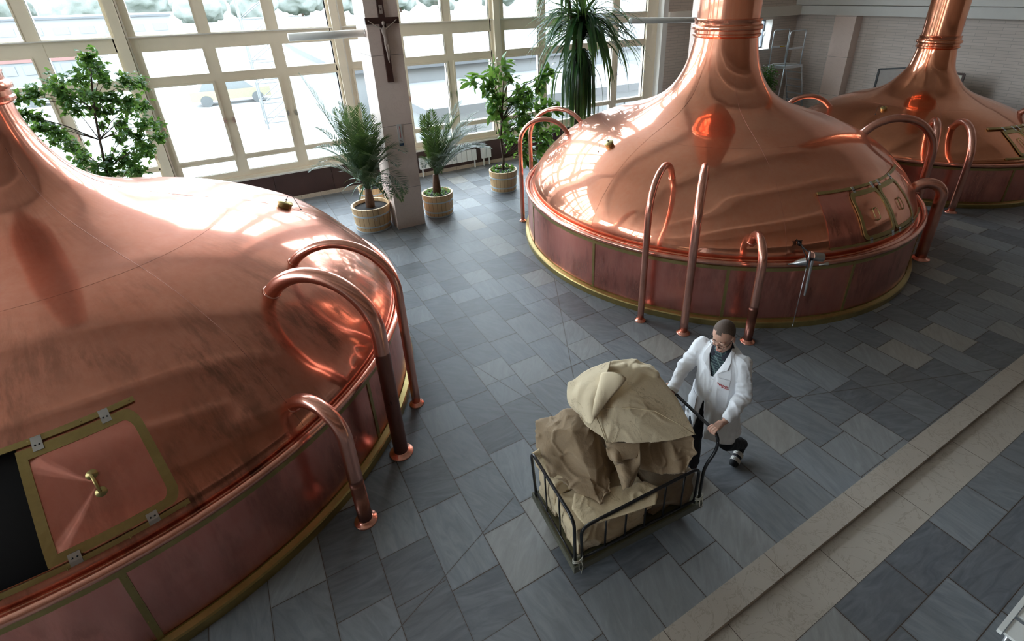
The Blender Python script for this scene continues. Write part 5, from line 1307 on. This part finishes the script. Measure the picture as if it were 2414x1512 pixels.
for k,(x,y,hh,rr) in enumerate([(-62,190,10,9),(-46,200,9,8),(-30,195,8,8),(-14,205,10,9),(0,190,8,7),(14,200,11,9),(30,210,9,9),(48,205,12,10),(66,215,10,10),(86,220,12,11),(-80,185,9,9),(108,215,11,10)]):
    rt=root('tree',(x,y,-1.5),'pale hazy tree in the far tree line' if False else ['pale hazy tree, %s in the far line of trees'%w for w in ('second from the left end','third from the left end','fourth from the left end','fifth from the left end','sixth from the left end','sixth from the right end','fifth from the right end','fourth from the right end','third from the right end','second from the right end','at the left end','at the right end')][k],'tree','far tree line')
    fo=MB()
    rr*=.74
    for q in range(34):
        v=rv()*random.uniform(.3,1); fo.sphere((v.x*rr,v.y*rr*.6,hh*.55+v.z*hh*.42),random.uniform(2.0,3.4),nu=10,nv=7)
    fo=remeshed(fo,.6,3,lambda c,n_:.9*noise.noise(c*.45)+.5*noise.noise(c*1.1))
    fo.build('crown',M['o_tree'],rt,smooth=True); MB().tube([(0,0,0),(0,0,hh*.4)],.4,8).build('trunk',M['bark'],rt)
# lattice mast in the yard
mt=root('lattice_mast',(2.2,30,-1.5),'pale steel lattice mast standing in the yard beyond the windows','mast'); m=MB()
for (dx,dy) in ((-.7,-.7),(.7,-.7),(.7,.7),(-.7,.7)): m.tube([(dx,dy,0),(dx,dy,6.2)],.04,6)
for k in range(7):
    z=k*.95+.3; m.tube([(-.7,-.7,z),(.7,-.7,z),(.7,.7,z),(-.7,.7,z)],.03,5,closed=True)
    m.tube([(-.7,-.7,z),(.7,-.7,z+.95 if k<6 else z)],.02,4).tube([(-.7,.7,z),(.7,.7,z+.95 if k<6 else z)],.02,4)
m.build('lattice',M['o_wall2'],mt)
def vehicle(loc,label,col,L=4.4,h=1.5):
    rt=root('vehicle',loc,label,'vehicle','vehicles parked in the yard'); MB().box(-L/2,L/2,-.85,.85,.35,h*.6).build('body',col,rt)
    MB().hull([(x,y,z) for (x,z) in ((-L*.38,h*.6),(L*.3,h*.6),(-L*.3,h),(L*.16,h)) for y in (-.75,.75)]).build('cabin',M['o_glass'],rt)
    for x in (-L*.32,L*.32):
        for y in (-.8,.8): MB().tube([(x,y-.08,.33),(x,y+.08,.33)],.33,14).build('wheel',M['o_dark'],rt)
vehicle((.4,39,-1.5),'yellow vehicle parked in the yard beyond the left bay',M['o_yel'])
vehicle((-9,46,-1.5),'small pale car parked in front of the hall with the red band',M['o_wall2'])
# ------------------------------------------------------------------ light
w=bpy.data.worlds.new('overcast_sky'); sc.world=w; w.use_nodes=True; nt=w.node_tree; nt.nodes.clear()
tc=nt.nodes.new('ShaderNodeTexCoord'); sp=nt.nodes.new('ShaderNodeSeparateXYZ'); nt.links.new(tc.outputs['Generated'],sp.inputs[0])
rp=nt.nodes.new('ShaderNodeValToRGB'); nt.links.new(sp.outputs[2],rp.inputs[0]); e=rp.color_ramp.elements; e[0].position=0; e[0].color=(.84,.93,1,1); e[1].position=.6; e[1].color=(.75,.88,1,1)
bg=nt.nodes.new('ShaderNodeBackground'); nt.links.new(rp.outputs[0],bg.inputs[0]); bg.inputs[1].default_value=14.0
ow=nt.nodes.new('ShaderNodeOutputWorld'); nt.links.new(bg.outputs[0],ow.inputs[0])
def portal(name,loc,sx,sy):
    l=bpy.data.lights.new(name,'AREA'); l.shape='RECTANGLE'; l.size=sx; l.size_y=sy; l.cycles.is_portal=True
    o=bpy.data.objects.new(name,l); COL.objects.link(o); o.location=loc; o.rotation_euler=(-PI/2,0,0)
    return o
portal('portal_main',((-12.4+12.1)/2,YW+.30,4.4),24.5,7.3)
pl_=portal('portal_left',(XL-.30,6.5,4.4),7.3,12.0); pl_.rotation_euler=(0,-PI/2,0)
portal('portal_small',(17.18,YW+.38,2.83),.8,.95)
sc.view_settings.view_transform='Standard'; sc.view_settings.look='None'; sc.view_settings.exposure=0; sc.view_settings.gamma=1
try: sc.view_settings.use_curve_mapping=False
except Exception: pass
sc.cycles.max_bounces=10; sc.cycles.diffuse_bounces=5; sc.cycles.glossy_bounces=5; sc.cycles.transparent_max_bounces=12
sc.cycles.caustics_reflective=False; sc.cycles.caustics_refractive=False; sc.cycles.sample_clamp_indirect=6
